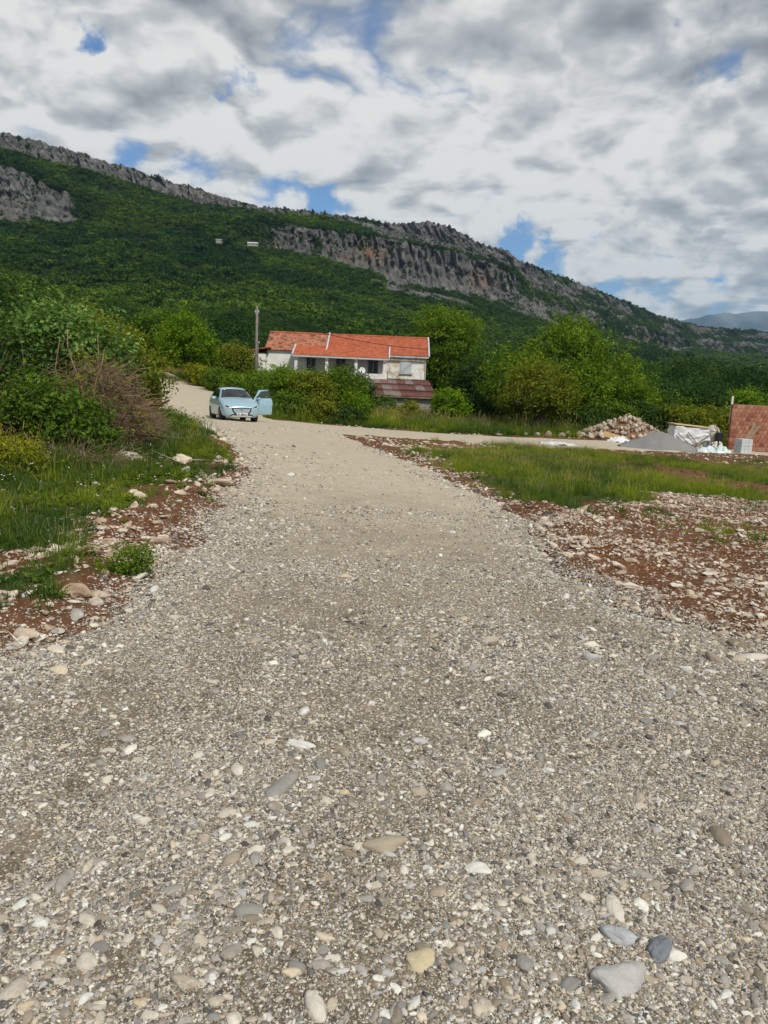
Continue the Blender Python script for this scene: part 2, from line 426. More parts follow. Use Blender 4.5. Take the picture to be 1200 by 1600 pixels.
def make_gravel_mat():
    m, t, out = new_mat('packed_gravel')
    tc = t.n('ShaderNodeTexCoord'); ob = tc.outputs['Object']
    n1 = t.noise(ob, .55, 5, .6); n2 = t.noise(ob, 3.5, 6, .65); n3 = t.noise(ob, 120, 3, .6)
    sp = t.n('ShaderNodeSeparateXYZ'); t.link(ob, sp.inputs[0])
    fresh = t.mapr(t.m('ADD', sp.outputs[1], t.m('MULTIPLY', n1, 8)), 5, 17, 0, 1, True)   # paler up the road: dust, and lit stone tops at grazing view painted in
    sand = t.ramp(n2, [(.25, (.062, .047, .030)), (.5, (.135, .105, .067)), (.75, (.25, .207, .145))])  # brown sand, darkened further to put shade in the gaps between pebbles
    pal = [(0.0, (.15, .13, .11)), (.2, (.31, .275, .22)), (.4, (.22, .18, .13)), (.6, (.46, .42, .35)), (.8, (.27, .26, .245)), (1.0, (.55, .49, .39))]
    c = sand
    hs = None
    for sc_, lo, hi in ((130, .30, .42), (62, .30, .40), (28, .26, .33)):
        v = t.n('ShaderNodeTexVoronoi', feature='F1'); v.inputs['Scale'].default_value = sc_; t.link(ob, v.inputs['Vector'])
        sx = t.n('ShaderNodeSeparateColor'); t.link(v.outputs['Color'], sx.inputs[0])
        keep = t.m('GREATER_THAN', sx.outputs[1], .35)
        mk = t.m('MULTIPLY', t.mapr(v.outputs['Distance'], hi, lo, 0, 1), keep)
        c = t.mix(mk, c, t.ramp(sx.outputs[0], pal))
        hh = t.m('MULTIPLY', t.m('MULTIPLY', t.m('SUBTRACT', hi, v.outputs['Distance']), keep), 60/sc_)
        hh = t.m('MAXIMUM', hh, 0)
        hs = hh if hs is None else t.m('ADD', hs, hh)
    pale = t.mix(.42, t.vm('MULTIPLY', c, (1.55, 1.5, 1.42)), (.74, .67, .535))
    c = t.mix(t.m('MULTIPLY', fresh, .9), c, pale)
    pbsdf(t, out, c, .9, .2, 0, bump(t, t.m('ADD', hs, t.m('MULTIPLY', n3, .25)), .9, .012)); return m
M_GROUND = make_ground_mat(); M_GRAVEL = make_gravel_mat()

def axis(lo, hi, fine_lo, fine_hi, step, grow=1.09, cap=25):
    a = list(np.arange(fine_lo, fine_hi, step)); s = step; v = a[-1]
    while v < hi: s = min(s*grow, cap); v += s; a.append(v)
    s = step; v = a[0]
    while v > lo: s = min(s*grow, cap); v -= s; a.insert(0, v)
    return np.array(a)
gx = axis(-600, 600, -7, 9, .11, 1.045); gy = axis(-600, 112, 2.5, 19, .11, 1.03)
GX, GY = np.meshgrid(gx, gy)
ground = mesh_np('ground', np.stack([GX, GY, hground(GX, GY)], -1).reshape(-1, 3), grid_faces(len(gy), len(gx)), M_GROUND, smooth=True,
                 attrs={'grass': ('POINT', grass_amt(GX, GY).ravel())})
tag(ground, kind='structure')
ys = np.concatenate([np.arange(-20, 1, 1.0), np.arange(1, 20, .09), np.arange(20, 76, .3)]); ss = np.linspace(-.07, 1.07, 56)
YY, S_ = np.meshgrid(ys, ss, indexing='ij')
lx = np.interp(YY, LE[:, 1], LE[:, 0])-.3; rx = np.interp(YY, RE[:, 1], RE[:, 0])+.3
XX = lx+(rx-lx)*np.clip(S_, 0, 1)
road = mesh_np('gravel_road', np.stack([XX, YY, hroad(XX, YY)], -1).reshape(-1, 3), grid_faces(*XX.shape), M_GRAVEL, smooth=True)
tag(road, kind='structure')
xs = np.arange(-6.6, 24.1, .25)
XX, S_ = np.meshgrid(xs, np.linspace(0, 1, 60), indexing='ij')
ly = np.interp(XX, SL[:, 0], SL[:, 1])-.3; uy = np.interp(XX, SU[:, 0], SU[:, 1])+.3
YY = ly+(uy-ly)*S_
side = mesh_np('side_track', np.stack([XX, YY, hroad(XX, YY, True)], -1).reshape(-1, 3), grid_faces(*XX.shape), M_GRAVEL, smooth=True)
tag(side, kind='structure')

# ------------------------------------------------------------------ mountain
MC=[[(-130,200,1),(-308,480,46),(-484,760,133),(-524,830,208),(-568,900,232),(-605,960,252),(-635,1010,286),(-725,1150,304)],
[(-100,200,1),(-238,480,43),(-385,780,134),(-417,850,207),(-451,920,230),(-490,1000,252),(-513,1050,290),(-587,1200,315)],
[(-82,200,2),(-200,490,44),(-324,800,140),(-344,850,180),(-376,930,208),(-408,1010,237),(-427,1060,276),(-484,1200,293)],
[(-67,200,2),(-164,490,45),(-267,800,140),(-283,850,162),(-320,960,202),(-346,1040,229),(-363,1090,266),(-416,1250,286)],
[(-51,200,3),(-127,500,45),(-203,800,134),(-216,850,152),(-249,980,189),(-274,1080,217),(-284,1120,251),(-325,1280,268)],
[(-34,200,3),(-87,500,43),(-148,850,126),(-153,880,158),(-183,1050,197),(-201,1150,220),(-208,1190,243),(-236,1350,256)],
[(-19,210,3),(-46,500,36),(-86,920,129),(-90,950,171),(-106,1120,207),(-117,1230,231),(-121,1270,254),(-138,1450,269)],
[(-2,220,3),(-5,520,29),(-13,1000,123),(-15,1035,180),(-18,1200,216),(-20,1320,241),(-21,1360,259),(-23,1550,275)],
[(15,230,3),(36,560,25),(64,1060,121),(63,1100,177),(72,1250,206),(78,1380,238),(80,1430,278),(93,1650,298)],
[(34,240,3),(83,600,22),(149,1120,116),(151,1160,173),(167,1280,193),(182,1400,215),(189,1460,240),(221,1700,253)],
[(49,250,2),(127,650,22),(230,1200,101),(235,1240,133),(255,1350,160),(278,1480,187),(291,1560,222),(338,1800,231)],
[(73,260,2),(194,700,21),(384,1400,91),(393,1440,115),(408,1500,134),(447,1650,164),(471,1750,203),(542,2000,201)],
[(96,270,2),(281,800,21),(593,1700,88),(601,1730,109),(624,1800,127),(674,1950,159),(706,2050,185),(813,2350,179)],
[(118,280,2),(355,850,19),(828,2000,98),(847,2050,118),(866,2100,133),(926,2250,162),(965,2350,187),(1112,2700,181)],
[(141,290,1),(435,900,19),(1007,2100,102),(1028,2150,123),(1074,2250,143),(1143,2400,173),(1189,2500,196),(1384,2900,191)],
[(195,300,0),(615,950,18),(1414,2200,103),(1443,2250,126),(1504,2350,147),(1597,2500,176),(1689,2650,209),(1919,3000,194)],
]
def make_mountain_mat():
    m, t, out = new_mat('limestone_slope')
    tc = t.n('ShaderNodeTexCoord'); ob = tc.outputs['Object']
    rk = t.n('ShaderNodeAttribute', attribute_name='rock').outputs['Fac']
    og = t.n('ShaderNodeAttribute', attribute_name='ochre').outputs['Fac']
    st = t.vm('MULTIPLY', ob, (1, 1, .42))
    n1 = t.noise(st, .11, 9, .74, .5); n2 = t.noise(ob, .02, 5, .6); n3 = t.noise(ob, .22, 5, .65)
    rock = t.ramp(n1, [(.34, (.030, .032, .033)), (.44, (.105, .106, .108)), (.55, (.20, .198, .192)), (.70, (.32, .312, .30))])
    rock = t.mix(t.mapr(n2, .5, .7, 0, .3), rock, (.27, .235, .20))
    rock = t.mix(t.m('MULTIPLY', og, t.mapr(n1, .35, .55, .2, 1)), rock, (.38, .20, .095))
    veg = t.ramp(n3, [(.3, (.012, .024, .008)), (.55, (.026, .048, .014)), (.8, (.05, .068, .022))])
    k = t.mapr(t.m('ADD', rk, t.m('MULTIPLY', t.m('SUBTRACT', n3, .5), 1.1)), .44, .62, 0, 1, True)
    c = t.mix(k, veg, rock)
    pbsdf(t, out, c, .95, .1, 0, bump(t, t.m('ADD', n1, t.m('MULTIPLY', n3, .3)), 1.0, 9.0)); return m
def make_mountain():
    C = np.array(MC, float)                                     # columns x nodes x 3
    # the range goes on beyond the picture on both sides
    C = np.concatenate([C[:1]*np.array([2.6, .8, .95]), C[:1]*np.array([1.6, .95, 1.0]), C, C[-1:]*np.array([1.7, .9, .9])])
    first = np.zeros((len(C), 1, 3))
    u = C[:, 0, 0]/C[:, 0, 1]
    first[:, 0, 0] = u*98; first[:, 0, 1] = 98; first[:, 0, 2] = hbase(u*98, 98)-.6
    C = np.concatenate([first, C], 1)
    nseg = [18, 46, 60, 66, 26, 20, 40, 10]
    tn = [0.0]
    for k, n in enumerate(nseg): tn += list(k+(np.arange(1, n+1)/n))
    tn = np.array(tn); NC = 1100
    cu = np.linspace(0, len(C)-1, NC)
    A = np.empty((NC, C.shape[1], 3))
    for k in range(C.shape[1]):
        for j in range(3): A[:, k, j] = np.interp(cu, np.arange(len(C)), C[:, k, j])
    ker = np.hanning(61); ker /= ker.sum()
    for k in range(C.shape[1]):
        for j in range(3):
            a = np.r_[2*A[0, k, j]-A[30:0:-1, k, j], A[:, k, j], 2*A[-1, k, j]-A[-2:-32:-1, k, j]]
            A[:, k, j] = np.convolve(a, ker, 'valid')
    B = np.empty((NC, len(tn), 3))
    for j in range(3):
        i = np.minimum(tn.astype(int), C.shape[1]-2); f = tn-i
        B[:, :, j] = A[:, i, j]*(1-f)+A[:, i+1, j]*f
    X, Y, Z = B[..., 0], B[..., 1], B[..., 2]
    T = np.broadcast_to(tn[None], X.shape)
    PX = np.interp(cu, np.arange(len(C)), [-900,-500,-180,0,110,200,300,400,500,600,690,780,850,950,1040,1120,1200,1400,2000])[:, None]+0*X   # station along the range
    dist = Y
    arc = PX*dist/1200.0                                        # metres along the range
    nl = fbm(arc/90, T*2.2, 61, 4); nm = fbm(arc/15, Z/75, 62, 4); nf = fbm(arc/6.5, Z/24, 63, 4)
    # how rocky each place is
    cl_on = np.maximum(sstep(395, 430, PX)*(1-.55*sstep(770, 830, PX)), sstep(125, 95, PX))
    cliff = sstep(2.93, 3.02, T)*sstep(4.08, 3.95, T)*cl_on
    ridge = sstep(5.9, 6.3, T)*sstep(7.6, 7.2, T)*(sstep(560, 500, PX)*.62+sstep(600, 680, PX)*sstep(820, 770, PX)*1.0+.55)
    knob = sstep(4.05, 4.5, T)*sstep(7.6, 7.2, T)*sstep(540, 620, PX)*sstep(900, 800, PX)*1.15
    scree = sstep(2.45, 2.9, T)*sstep(3.3, 3.0, T)*sstep(560, 640, PX)*.52
    rightm = sstep(780, 840, PX)*sstep(2.6, 3.0, T)*sstep(7.3, 6.9, T)*.60
    base = np.maximum.reduce([cliff, np.minimum(ridge, 1), knob, scree, rightm])
    rock = base*(.36+.62*nm+.75*(fbm(arc/13, Z/16, 68, 4)-.25))+(nl-.5)*.7*np.clip(base*3, 0, 1)+(.42*sstep(.60, .72, nl)*sstep(2.2, 2.7, T))
    rock = np.clip(rock, 0, 1)
    # crags: buttresses and gullies cut back into the faces, ledges, broken crest
    amp = np.clip(base, 0, 1)*np.where(T < 4.4, sstep(2.95, 3.45, T), 1)
    wz = fbm(arc/34, Z/30, 69, 3)
    nm2 = fbm((arc+wz*34)/31, (Z+wz*20)/46, 70, 4)
    gul = np.abs(.22*nm+.78*nm2-.5)*2.4
    led = np.abs(((Z/17+nl*2.2+nf*.5) % 1)-.5)*2                # ledges in the faces
    Yd = Y+amp*(led-.5)*4-amp*((gul-.4)*27+(nf-.5)*24)*np.clip(dist/1000, .7, 1.8)
    Zd = Z+amp*np.where(T > 5.8, .45, 1)*((nf-.5)*9+(fbm(arc/14, T*9, 65, 3)-.5)*9)*np.clip(dist/1000, .7, 1.8)
    Zd = Zd+sstep(1.2, 2.2, T)*((fbm(arc/120, T*1.6, 66, 4)-.5)*24)*(1-.75*amp)*sstep(7.0, 6.2, T)
    Zd = Zd+(np.abs(T-7) < .6)*(fbm(arc/18, arc*0, 67, 4)-.5)*7*np.clip(dist/1200, .6, 2)
    ochre = .8*np.exp(-(((PX-578)/20)**2+((T-3.58)/.22)**2))+.35*np.exp(-(((PX-535)/12)**2+((T-3.25)/.15)**2))+.35*np.exp(-(((PX-750)/22)**2+((T-3.45)/.25)**2))+.25*np.exp(-(((PX-1000)/30)**2+((T-3.5)/.5)**2))
    V = np.stack([X, Yd, Zd], -1)
    o = mesh_np('mountain', V.reshape(-1, 3), grid_faces(*X.shape)[:, ::-1], make_mountain_mat(), smooth=True,
                attrs={'rock': ('POINT', rock.ravel()), 'ochre': ('POINT', np.clip(ochre, 0, 1).ravel())})
    tag(o, kind='structure')
    return V, rock, T, PX
MV, MROCK, MT, MPX = make_mountain()

def make_far():
    m, t, out = new_mat('far_limestone_range')
    tc = t.n('ShaderNodeTexCoord'); ob = tc.outputs['Object']; n = t.noise(ob, .0016, 7, .65)
    sp = t.n('ShaderNodeSeparateXYZ'); t.link(ob, sp.inputs[0])
    k = t.m('ADD', t.mapr(sp.outputs[2], 650, 1400, -.25, .25), n)
    c = t.ramp(k, [(.35, (.016, .024, .026)), (.55, (.040, .048, .052)), (.75, (.15, .155, .165))])
    pbsdf(t, out, c, .95, .05)
    pr = np.array([(-3000,700),(1500,900),(3400,1050),(4381,1148),(4830,1189),(5274,1274),(5603,1365),(5824,1407),(5997,1381),(6163,1410),(6440,1455),(6725,1434),(7274,1545),(8316,1370),(10500,1500),(14000,1200)], float)
    xs = np.linspace(-3000, 14000, 500); top = np.interp(xs, pr[:, 0], pr[:, 1])
    ts = np.linspace(0, 1, 60)
    XX, TT = np.meshgrid(xs, ts, indexing='ij')
    rid = 1-np.abs(fbm(XX/1500, TT*2.4, 71, 6)-.5)*2
    YY = 11000+TT*4200+(fbm(XX/900, TT*3, 72, 4)-.5)*900
    prof = np.where(TT < .72, (TT/.72)**1.15, 1-.5*((TT-.72)/.28))
    ZZ = -20+prof*(top[:, None]+20)*(YY/14000)*(1-.22*np.clip(rid, 0, 1)*np.sin(np.pi*np.clip(TT/.72, 0, 1)))+(fbm(XX/260, TT*14, 73, 4)-.5)*90*prof
    o = mesh_np('far_mountains', np.stack([XX, YY, ZZ], -1).reshape(-1, 3), grid_faces(*XX.shape)[:, ::-1], m, smooth=True); tag(o, kind='structure')
    # the plain between the wooded foothills and the far range
    m2 = simple_mat('distant_plain', (.05, .065, .03), (.03, .045, .02), .004)
    gxx, gyy = np.meshgrid(np.linspace(-14000, 16000, 40), np.linspace(-14000, 13500, 40))
    o = mesh_np('plain', np.stack([gxx, gyy, np.full(gxx.shape, -25.0)], -1).reshape(-1, 3), grid_faces(*gxx.shape), m2); tag(o, kind='structure')
make_far()

# ------------------------------------------------------------------ foliage
def leaves(r, lobes, n, size, clump, per, up=.55, aspect=.55, shell=.5):
    """leaf faces gathered in clumps through the lobes of a crown -> verts, faces, tint, clump centres"""
    lobes = np.array(lobes, float)
    vol = lobes[:, 3]*lobes[:, 4]*lobes[:, 5]; pv = vol**.75; pv /= pv.sum()
    nc = max(3, n//per)
    li = r.choice(len(lobes), nc, p=pv); L = lobes[li]
    d = unit(r.normal(size=(nc, 3)))
    rad = (shell+(1-shell)*r.random(nc)**.6)*(1+.16*r.normal(size=nc))
    cc = L[:, :3]+d*L[:, 3:]*rad[:, None]
    keep = np.ones(nc, bool)
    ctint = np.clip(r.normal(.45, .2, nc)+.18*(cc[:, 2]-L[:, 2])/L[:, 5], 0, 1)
    csz = clump*r.uniform(.6, 1.35, nc)
    k = np.repeat(np.arange(nc), per)
    c = cc[k]+r.normal(size=(len(k), 3))*csz[k][:, None]*np.array([.5, .5, .34])
    nrm = unit(unit(c-L[k, :3])*.45+np.array([0, 0, up])+r.normal(size=c.shape)*.55)
    a = unit(np.cross(nrm, r.normal(size=c.shape))); b = np.cross(nrm, a)
    s = size*r.uniform(.55, 1.3, len(c))[:, None]
    droop = nrm*s*.12
    V = np.stack([c-a*s*.5-droop, c-b*s*.5*aspect, c+a*s*.5-droop, c+b*s*.5*aspect], 1).reshape(-1, 3)
    F = np.arange(len(c)*4).reshape(-1, 4)
    t = np.clip(ctint[k]+r.normal(0, .12, len(c)), 0, 1)
    return V, F, t, cc
def stems(mb, r, base, targets, rad, n=6, wig=.12):
    base = Vector(base)
    for tg in targets:
        tg = Vector(tg); L = (tg-base).length; pts = [base]
        for f in (.3, .6, .85, 1.0):
            p = base.lerp(tg, f); p.z += .16*L*math.sin(f*math.pi)*.6
            p += Vector(r.normal(size=3)*wig*L*.25*(f < 1)); pts.append(p)
        mb.tube(pts, [rad, rad*.72, rad*.48, rad*.3, rad*.12], n)
M_BARK = simple_mat('grey_bark', (.15, .125, .10), (.07, .058, .048), 9, .95, .1, 0, .8, .02)
M_TWIG = simple_mat('dry_twigs', (.29, .205, .135), (.13, .085, .055), 5, .95, .1, 0, .4, .01)
LM = {
 'fresh':  leaf_mat('leaf_fresh_green', (.038, .082, .008), (.128, .218, .014), (.24, .33, .022), trans=.34),
 'bright': leaf_mat('leaf_bright_green', (0.044, 0.095, 0.007), (0.140, 0.250, 0.012), (0.256, 0.366, 0.020), trans=.36),
 'mid':    leaf_mat('leaf_mid_green', (0.033, 0.077, 0.011), (0.093, 0.171, 0.017), (0.168, 0.245, 0.025), trans=.33),
 'dark':   leaf_mat('leaf_dark_green', (0.016, 0.041, 0.011), (0.041, 0.085, 0.015), (0.073, 0.128, 0.022)),
 'olive':  leaf_mat('leaf_olive', (0.061, 0.085, 0.011), (0.168, 0.205, 0.018), (0.278, 0.278, 0.024), trans=.33),
 'yellow': leaf_mat('leaf_yellow_green', (0.082, 0.106, 0.008), (0.212, 0.232, 0.013), (0.368, 0.328, 0.022), trans=.33),
 'fig':    leaf_mat('leaf_blue_green', (0.041, 0.094, 0.021), (0.116, 0.213, 0.048), (0.239, 0.342, 0.094)),
}
def plant(name, label, cat, base, lobes, n, size, mat, group=None, clump=.5, per=24, trunk=.12, nst=7, seed=0, up=.55, trunk_top=None, bark=None, shell=.5):
    """trunk (or stems) and leafy crown, base at the foot of the plant; lobes are relative to the base"""
    r = np.random.default_rng(seed+1000)
    root = empty(name, base); tag(root, label, cat, group)
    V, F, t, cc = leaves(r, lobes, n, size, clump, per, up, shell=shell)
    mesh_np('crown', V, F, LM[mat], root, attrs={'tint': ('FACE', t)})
    mb = MB()
    lo = np.array(lobes, float)
    if trunk_top:
        mb.tube([(0, 0, -.25), (.03, 0, trunk_top*.5), (0, .04, trunk_top)], [trunk*1.25, trunk, trunk*.8], 8)
    stems(mb, r, (0, 0, (trunk_top or 0)-.12), cc[r.choice(len(cc), min(nst, len(cc)), replace=False)], trunk*(.62 if trunk_top else 1))
    stems(mb, r, (0, 0, (trunk_top or 0)-.12), lo[:, :3], trunk*(.7 if trunk_top else 1))
    mb.build('trunk' if trunk_top else 'stems', bark or M_BARK, root, smooth=True)
    return root
def gz(x, y): return float(hground(np.array([x]), np.array([y]))[0])
def P(x, y, dz=-.03): return (x, y, gz(x, y)+dz)

# ---- the wooded plain and slopes: a mass of crowns nobody could count
def make_forest():
    r = np.random.default_rng(5)
    m_far = leaf_mat('wood_leaves', (.016, .044, .012), (.046, .108, .019), (.085, .155, .025), inst=True, trans=.28)  # low leaf albedo stands in for the cloud shadow over the slope
    def variant(nm, n, size, per, sd):
        rr = np.random.default_rng(sd)
        lobes = [(0, 0, .58, .42, .42, .38)]
        for _ in range(4):
            a = rr.uniform(0, 6.28); lobes.append((.3*math.cos(a), .3*math.sin(a), rr.uniform(.35, .75), rr.uniform(.2, .32), rr.uniform(.2, .32), rr.uniform(.18, .28)))
        V, F, t, cc = leaves(rr, lobes, n, size, .17, per, .6, .75)
        mb = MB(); mb.tube([(0, 0, -.1), (.01, 0, .3), (0, 0, .5)], [.035, .028, .01], 5)
        V = np.concatenate([V, np.array(mb.v)]); F2 = np.array([f for f in mb.f if len(f) == 4])+len(F)*4
        return mesh_np(nm, V, np.concatenate([F, F2]), m_far, attrs={'tint': ('FACE', np.r_[t, np.zeros(len(F2))])}, link=False)
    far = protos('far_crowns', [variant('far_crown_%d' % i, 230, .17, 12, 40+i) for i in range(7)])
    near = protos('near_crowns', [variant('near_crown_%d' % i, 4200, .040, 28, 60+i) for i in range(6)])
    # faces of the mountain mesh, weighted by area
    a = MV[:-1, :-1]; b = MV[1:, :-1]; c = MV[:-1, 1:]; d = MV[1:, 1:]
    area = np.linalg.norm(np.cross(b-a, c-a), axis=-1)
    cen = (a+b+c+d)/4; rk = (MROCK[:-1, :-1]+MROCK[1:, 1:])/2; T = MT[:-1, :-1]
    Y = cen[..., 1]
    sp = np.interp(Y, [100, 250, 500, 1000, 1500, 2600], [10, 11, 9, 13, 20, 40])
    w = area/sp*np.maximum(sstep(.66, .30, rk), np.where(T < 4.6, .40, np.where(MPX[:-1, :-1] < 560, .38, .14))*(fbm(cen[..., 0]/22, cen[..., 2]/22, 84, 3) > .45))*(T < 7.4)
    # keep to where the photograph or a step to either side could see
    w *= (np.abs(cen[..., 0]/np.maximum(Y, 1)-.0) < .72)
    clear = np.zeros_like(w)
    for hx, hy, rr_ in ((-211, 786, 4), (-172, 786, 4), (-139, 785, 6)):
        clear = np.maximum(clear, np.hypot((cen[..., 0]-hx)*1.0, (cen[..., 1]-hy)*.8) < rr_)
    w *= (1-clear)
    w *= 1-.85*sstep(.63, .70, fbm(cen[..., 0]/38, cen[..., 1]/60, 85, 4))*(Y > 220)      # small clearings
    n = int(w.sum()); w = (w/w.sum()).ravel()
    ci = r.choice(len(w), n, p=w)
    s, q = r.random(n)[:, None], r.random(n)[:, None]
    A, Bq, Cq, D = (k.reshape(-1, 3)[ci] for k in (a, b, c, d))
    pts = A*(1-s)*(1-q)+Bq*s*(1-q)+Cq*(1-s)*q+D*s*q
    tT = T.ravel()[ci]; rr_ = rk.ravel()[ci]; yy = pts[:, 1]
    # small wood behind the house and to the right, on the ground sheet
    m = 900
    gxp = r.uniform(-75, 75, m*3); gyp = r.uniform(62, 100, m*3)
    ok = (~((gxp > -24) & (gxp < 13) & (gyp < 92))) & (gxp > -70) & ((gxp < -34) | (gyp > 84) | (gxp > 16)) & (np.abs(gxp) < gyp*.72)
    ok &= (d_road(gxp, gyp) < -2.5)
    gxp, gyp = gxp[ok][:m], gyp[ok][:m]
    near_p = np.stack([gxp, gyp, hground(gxp, gyp)], 1)
    hgt = np.interp(yy, [100, 400, 800, 1300, 2500], [5.4, 5.0, 4.9, 5.6, 8.5])*np.exp(r.normal(0, .27, n))
    hgt *= np.interp(rr_, [0, .5, .7], [1, .6, .42])*np.where(tT > 5.5, .72, 1)
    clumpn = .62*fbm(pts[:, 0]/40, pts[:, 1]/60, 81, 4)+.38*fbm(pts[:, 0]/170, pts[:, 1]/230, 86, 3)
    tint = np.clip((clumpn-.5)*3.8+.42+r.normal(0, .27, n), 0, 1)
    nearm = yy < 330
    def go(nm, p, h, tn, coll, k, label):
        rot = np.stack([r.normal(0, .06, len(p)), r.normal(0, .06, len(p)), r.uniform(0, 6.28, len(p))], 1)
        scl = np.stack([h*r.uniform(.8, 1.25, len(p)), h*r.uniform(.8, 1.25, len(p)), h*r.uniform(.85, 1.1, len(p))], 1)
        p = p.copy(); p[:, 2] -= h*.10
        o = scatter(nm, p, rot, scl, r.integers(0, k, len(p)), tn, coll); tag(o, label, 'forest')
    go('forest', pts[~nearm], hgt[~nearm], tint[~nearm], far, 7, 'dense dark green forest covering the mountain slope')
    pn = np.concatenate([pts[nearm], near_p]); hn = np.concatenate([hgt[nearm], r.uniform(3.6, 6.0, len(near_p))])
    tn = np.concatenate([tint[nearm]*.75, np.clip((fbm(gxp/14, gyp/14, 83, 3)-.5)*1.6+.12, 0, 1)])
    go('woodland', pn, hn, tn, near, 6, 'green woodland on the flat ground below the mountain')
make_forest()

# ---- single trees and shrubs
def ell(x, y, z, rx, ry=None, rz=None): return (x, y, z, rx, ry or rx, rz or rx)
def shrubs():
    T = []
    b = P(11.2, 56)
    plant('broadleaf_tree', 'large bright green spreading tree behind the stone pile', 'tree', b,
          [ell(1.5, 1, 4.4, 3.5, 3.3, 3.2), ell(2.2, 1, 6.5, 2.3, 2.2, 1.9), ell(-2.0, 0, 3.7, 2.6, 2.5, 2.3), ell(5.0, 1.5, 3.6, 3.0, 2.8, 2.6), ell(6.7, 2, 2.4, 2.4, 2.4, 1.9), ell(2.6, -1.0, 2.5, 3.4, 2.6, 2.2)],
          44000, .20, 'fresh', clump=.55, per=26, trunk=.3, nst=16, seed=1, trunk_top=1.5)
    plant('broadleaf_tree', 'rounded olive green tree with dark low trunk at the side track edge', 'tree', P(9.6, 51),
          [ell(0, 0, 2.9, 2.2, 2.0, 1.7), ell(-.9, -.2, 2.2, 1.6, 1.5, 1.3), ell(1.3, 0, 2.3, 1.6, 1.5, 1.5), ell(.2, 0, 3.7, 1.3, 1.3, 1.0)],
          15000, .17, 'olive', clump=.5, per=24, trunk=.17, nst=20, seed=2, trunk_top=.9)
    plant('broadleaf_tree', 'tall dark rounded tree standing just right of the house', 'tree', P(6.3, 92),
          [ell(0, 0, 7.2, 4.1, 3.8, 4.2), ell(-1.4, 0, 9.2, 2.6, 2.6, 2.3), ell(1.4, -.5, 8.6, 3.0, 2.6, 2.6), ell(.6, 0, 4.2, 4.2, 3.8, 3.0)],
          26000, .27, 'fresh', clump=.75, per=26, trunk=.35, nst=24, seed=3, trunk_top=2.4)
    plant('broadleaf_tree', 'small very dark tree between the house and the large bright tree', 'tree', P(9.3, 80),
          [ell(0, 0, 4.0, 2.5, 2.5, 2.2), ell(.6, 0, 2.6, 2.6, 2.3, 1.6), ell(-1.0, 0, 3.2, 1.9, 1.9, 1.7)],
          12000, .27, 'dark', clump=.6, per=22, trunk=.2, nst=14, seed=4, trunk_top=1.2, up=.2)
    plant('broadleaf_tree', 'fresh light green tree beside the upper road left of the pole', 'tree', P(-17.2, 66),
          [ell(0, 0, 3.4, 2.3, 2.2, 1.9), ell(-.2, 0, 4.8, 1.6, 1.5, 1.25), ell(-1.2, 0, 2.9, 1.4, 1.4, 1.2), ell(1.3, 0, 2.7, 1.4, 1.4, 1.2)],
          15000, .20, 'bright', clump=.5, per=24, trunk=.16, nst=16, seed=5, trunk_top=1.3)
    plant('broadleaf_tree', 'dull green tree behind the light green tree by the upper road', 'tree', P(-22.5, 76),
          [ell(0, 0, 3.4, 2.6, 2.4, 2.4), ell(1.5, 0, 2.6, 2.0, 2, 1.8), ell(-1.8, 0, 2.6, 2.1, 2, 1.9)],
          9000, .28, 'mid', clump=.6, per=22, trunk=.18, nst=12, seed=6, trunk_top=1.2)
    plant('broadleaf_tree', 'low olive green tree between the pole and the light green tree', 'tree', P(-14.4, 72),
          [ell(0, 0, 2.4, 1.9, 1.8, 1.6), ell(1.1, 0, 1.9, 1.4, 1.3, 1.2)], 7000, .22, 'olive', clump=.5, per=22, trunk=.12, nst=9, seed=7, trunk_top=.8)
    # thicket between the road and the house
    g = 'thicket below the house'
    for i, (x, y, rx, h, mt, lab) in enumerate([
        (-6.1, 47.5, 1.35, 3.0, 'fresh', 'tall green bush just behind the open car door'),
        (-4.6, 46.6, 1.25, 2.9, 'olive', 'olive bush in the thicket, second right of the car door'),
        (-3.0, 48.5, 1.5, 3.5, 'mid', 'tall green bush rising before the porch roof'),
        (-2.2, 47.3, 1.05, 2.2, 'bright', 'fresh green bush at the right end of the thicket'),
        (-5.6, 44.8, .95, 1.6, 'mid', 'low green bush at the gravel edge behind the car door'),
        (-3.9, 44.9, .95, 1.5, 'olive', 'low olive bush at the front of the thicket'),
        (-2.4, 45.3, .85, 1.2, 'dark', 'small dark bush at the front right of the thicket'),
        (-8.2, 50.5, 1.3, 2.1, 'mid', 'mid green bush directly behind the car roof'),
        (-10.4, 55, 1.4, 2.0, 'fresh', 'fresh green bush near the foot of the pole'),
        (-7.4, 56, 1.6, 2.9, 'bright', 'vine-like light green bush against the white annex'),
        (-5.2, 54, 1.6, 3.1, 'mid', 'green bush below the porch, left half'),
        (-2.6, 56, 1.5, 3.4, 'dark', 'dark pointed bush before the porch'),
        (-12.6, 58, 1.3, 1.8, 'mid', 'low green bush on the verge of the upper road'),
        (-15.0, 62, 1.3, 1.8, 'yellow', 'yellowish bush on the upper road verge below the light green tree'),
        (-9.3, 60, 1.6, 2.4, 'bright', 'light green leafy bush touching the pole')]):
        plant('bush', lab, 'bush', P(x, y), [ell(0, 0, h*.52, rx, rx*.9, h*.42), ell(-.45*rx, 0, h*.72, rx*.6, rx*.6, h*.28), ell(.5*rx, .1, h*.45, rx*.65, rx*.6, h*.36), ell(.1*rx, -.3, h*.25, rx*.9, rx*.7, h*.25)],
              int(3200*rx*h*.75), .15, mt, g, clump=.34, per=20, trunk=.05, nst=12, seed=20+i)
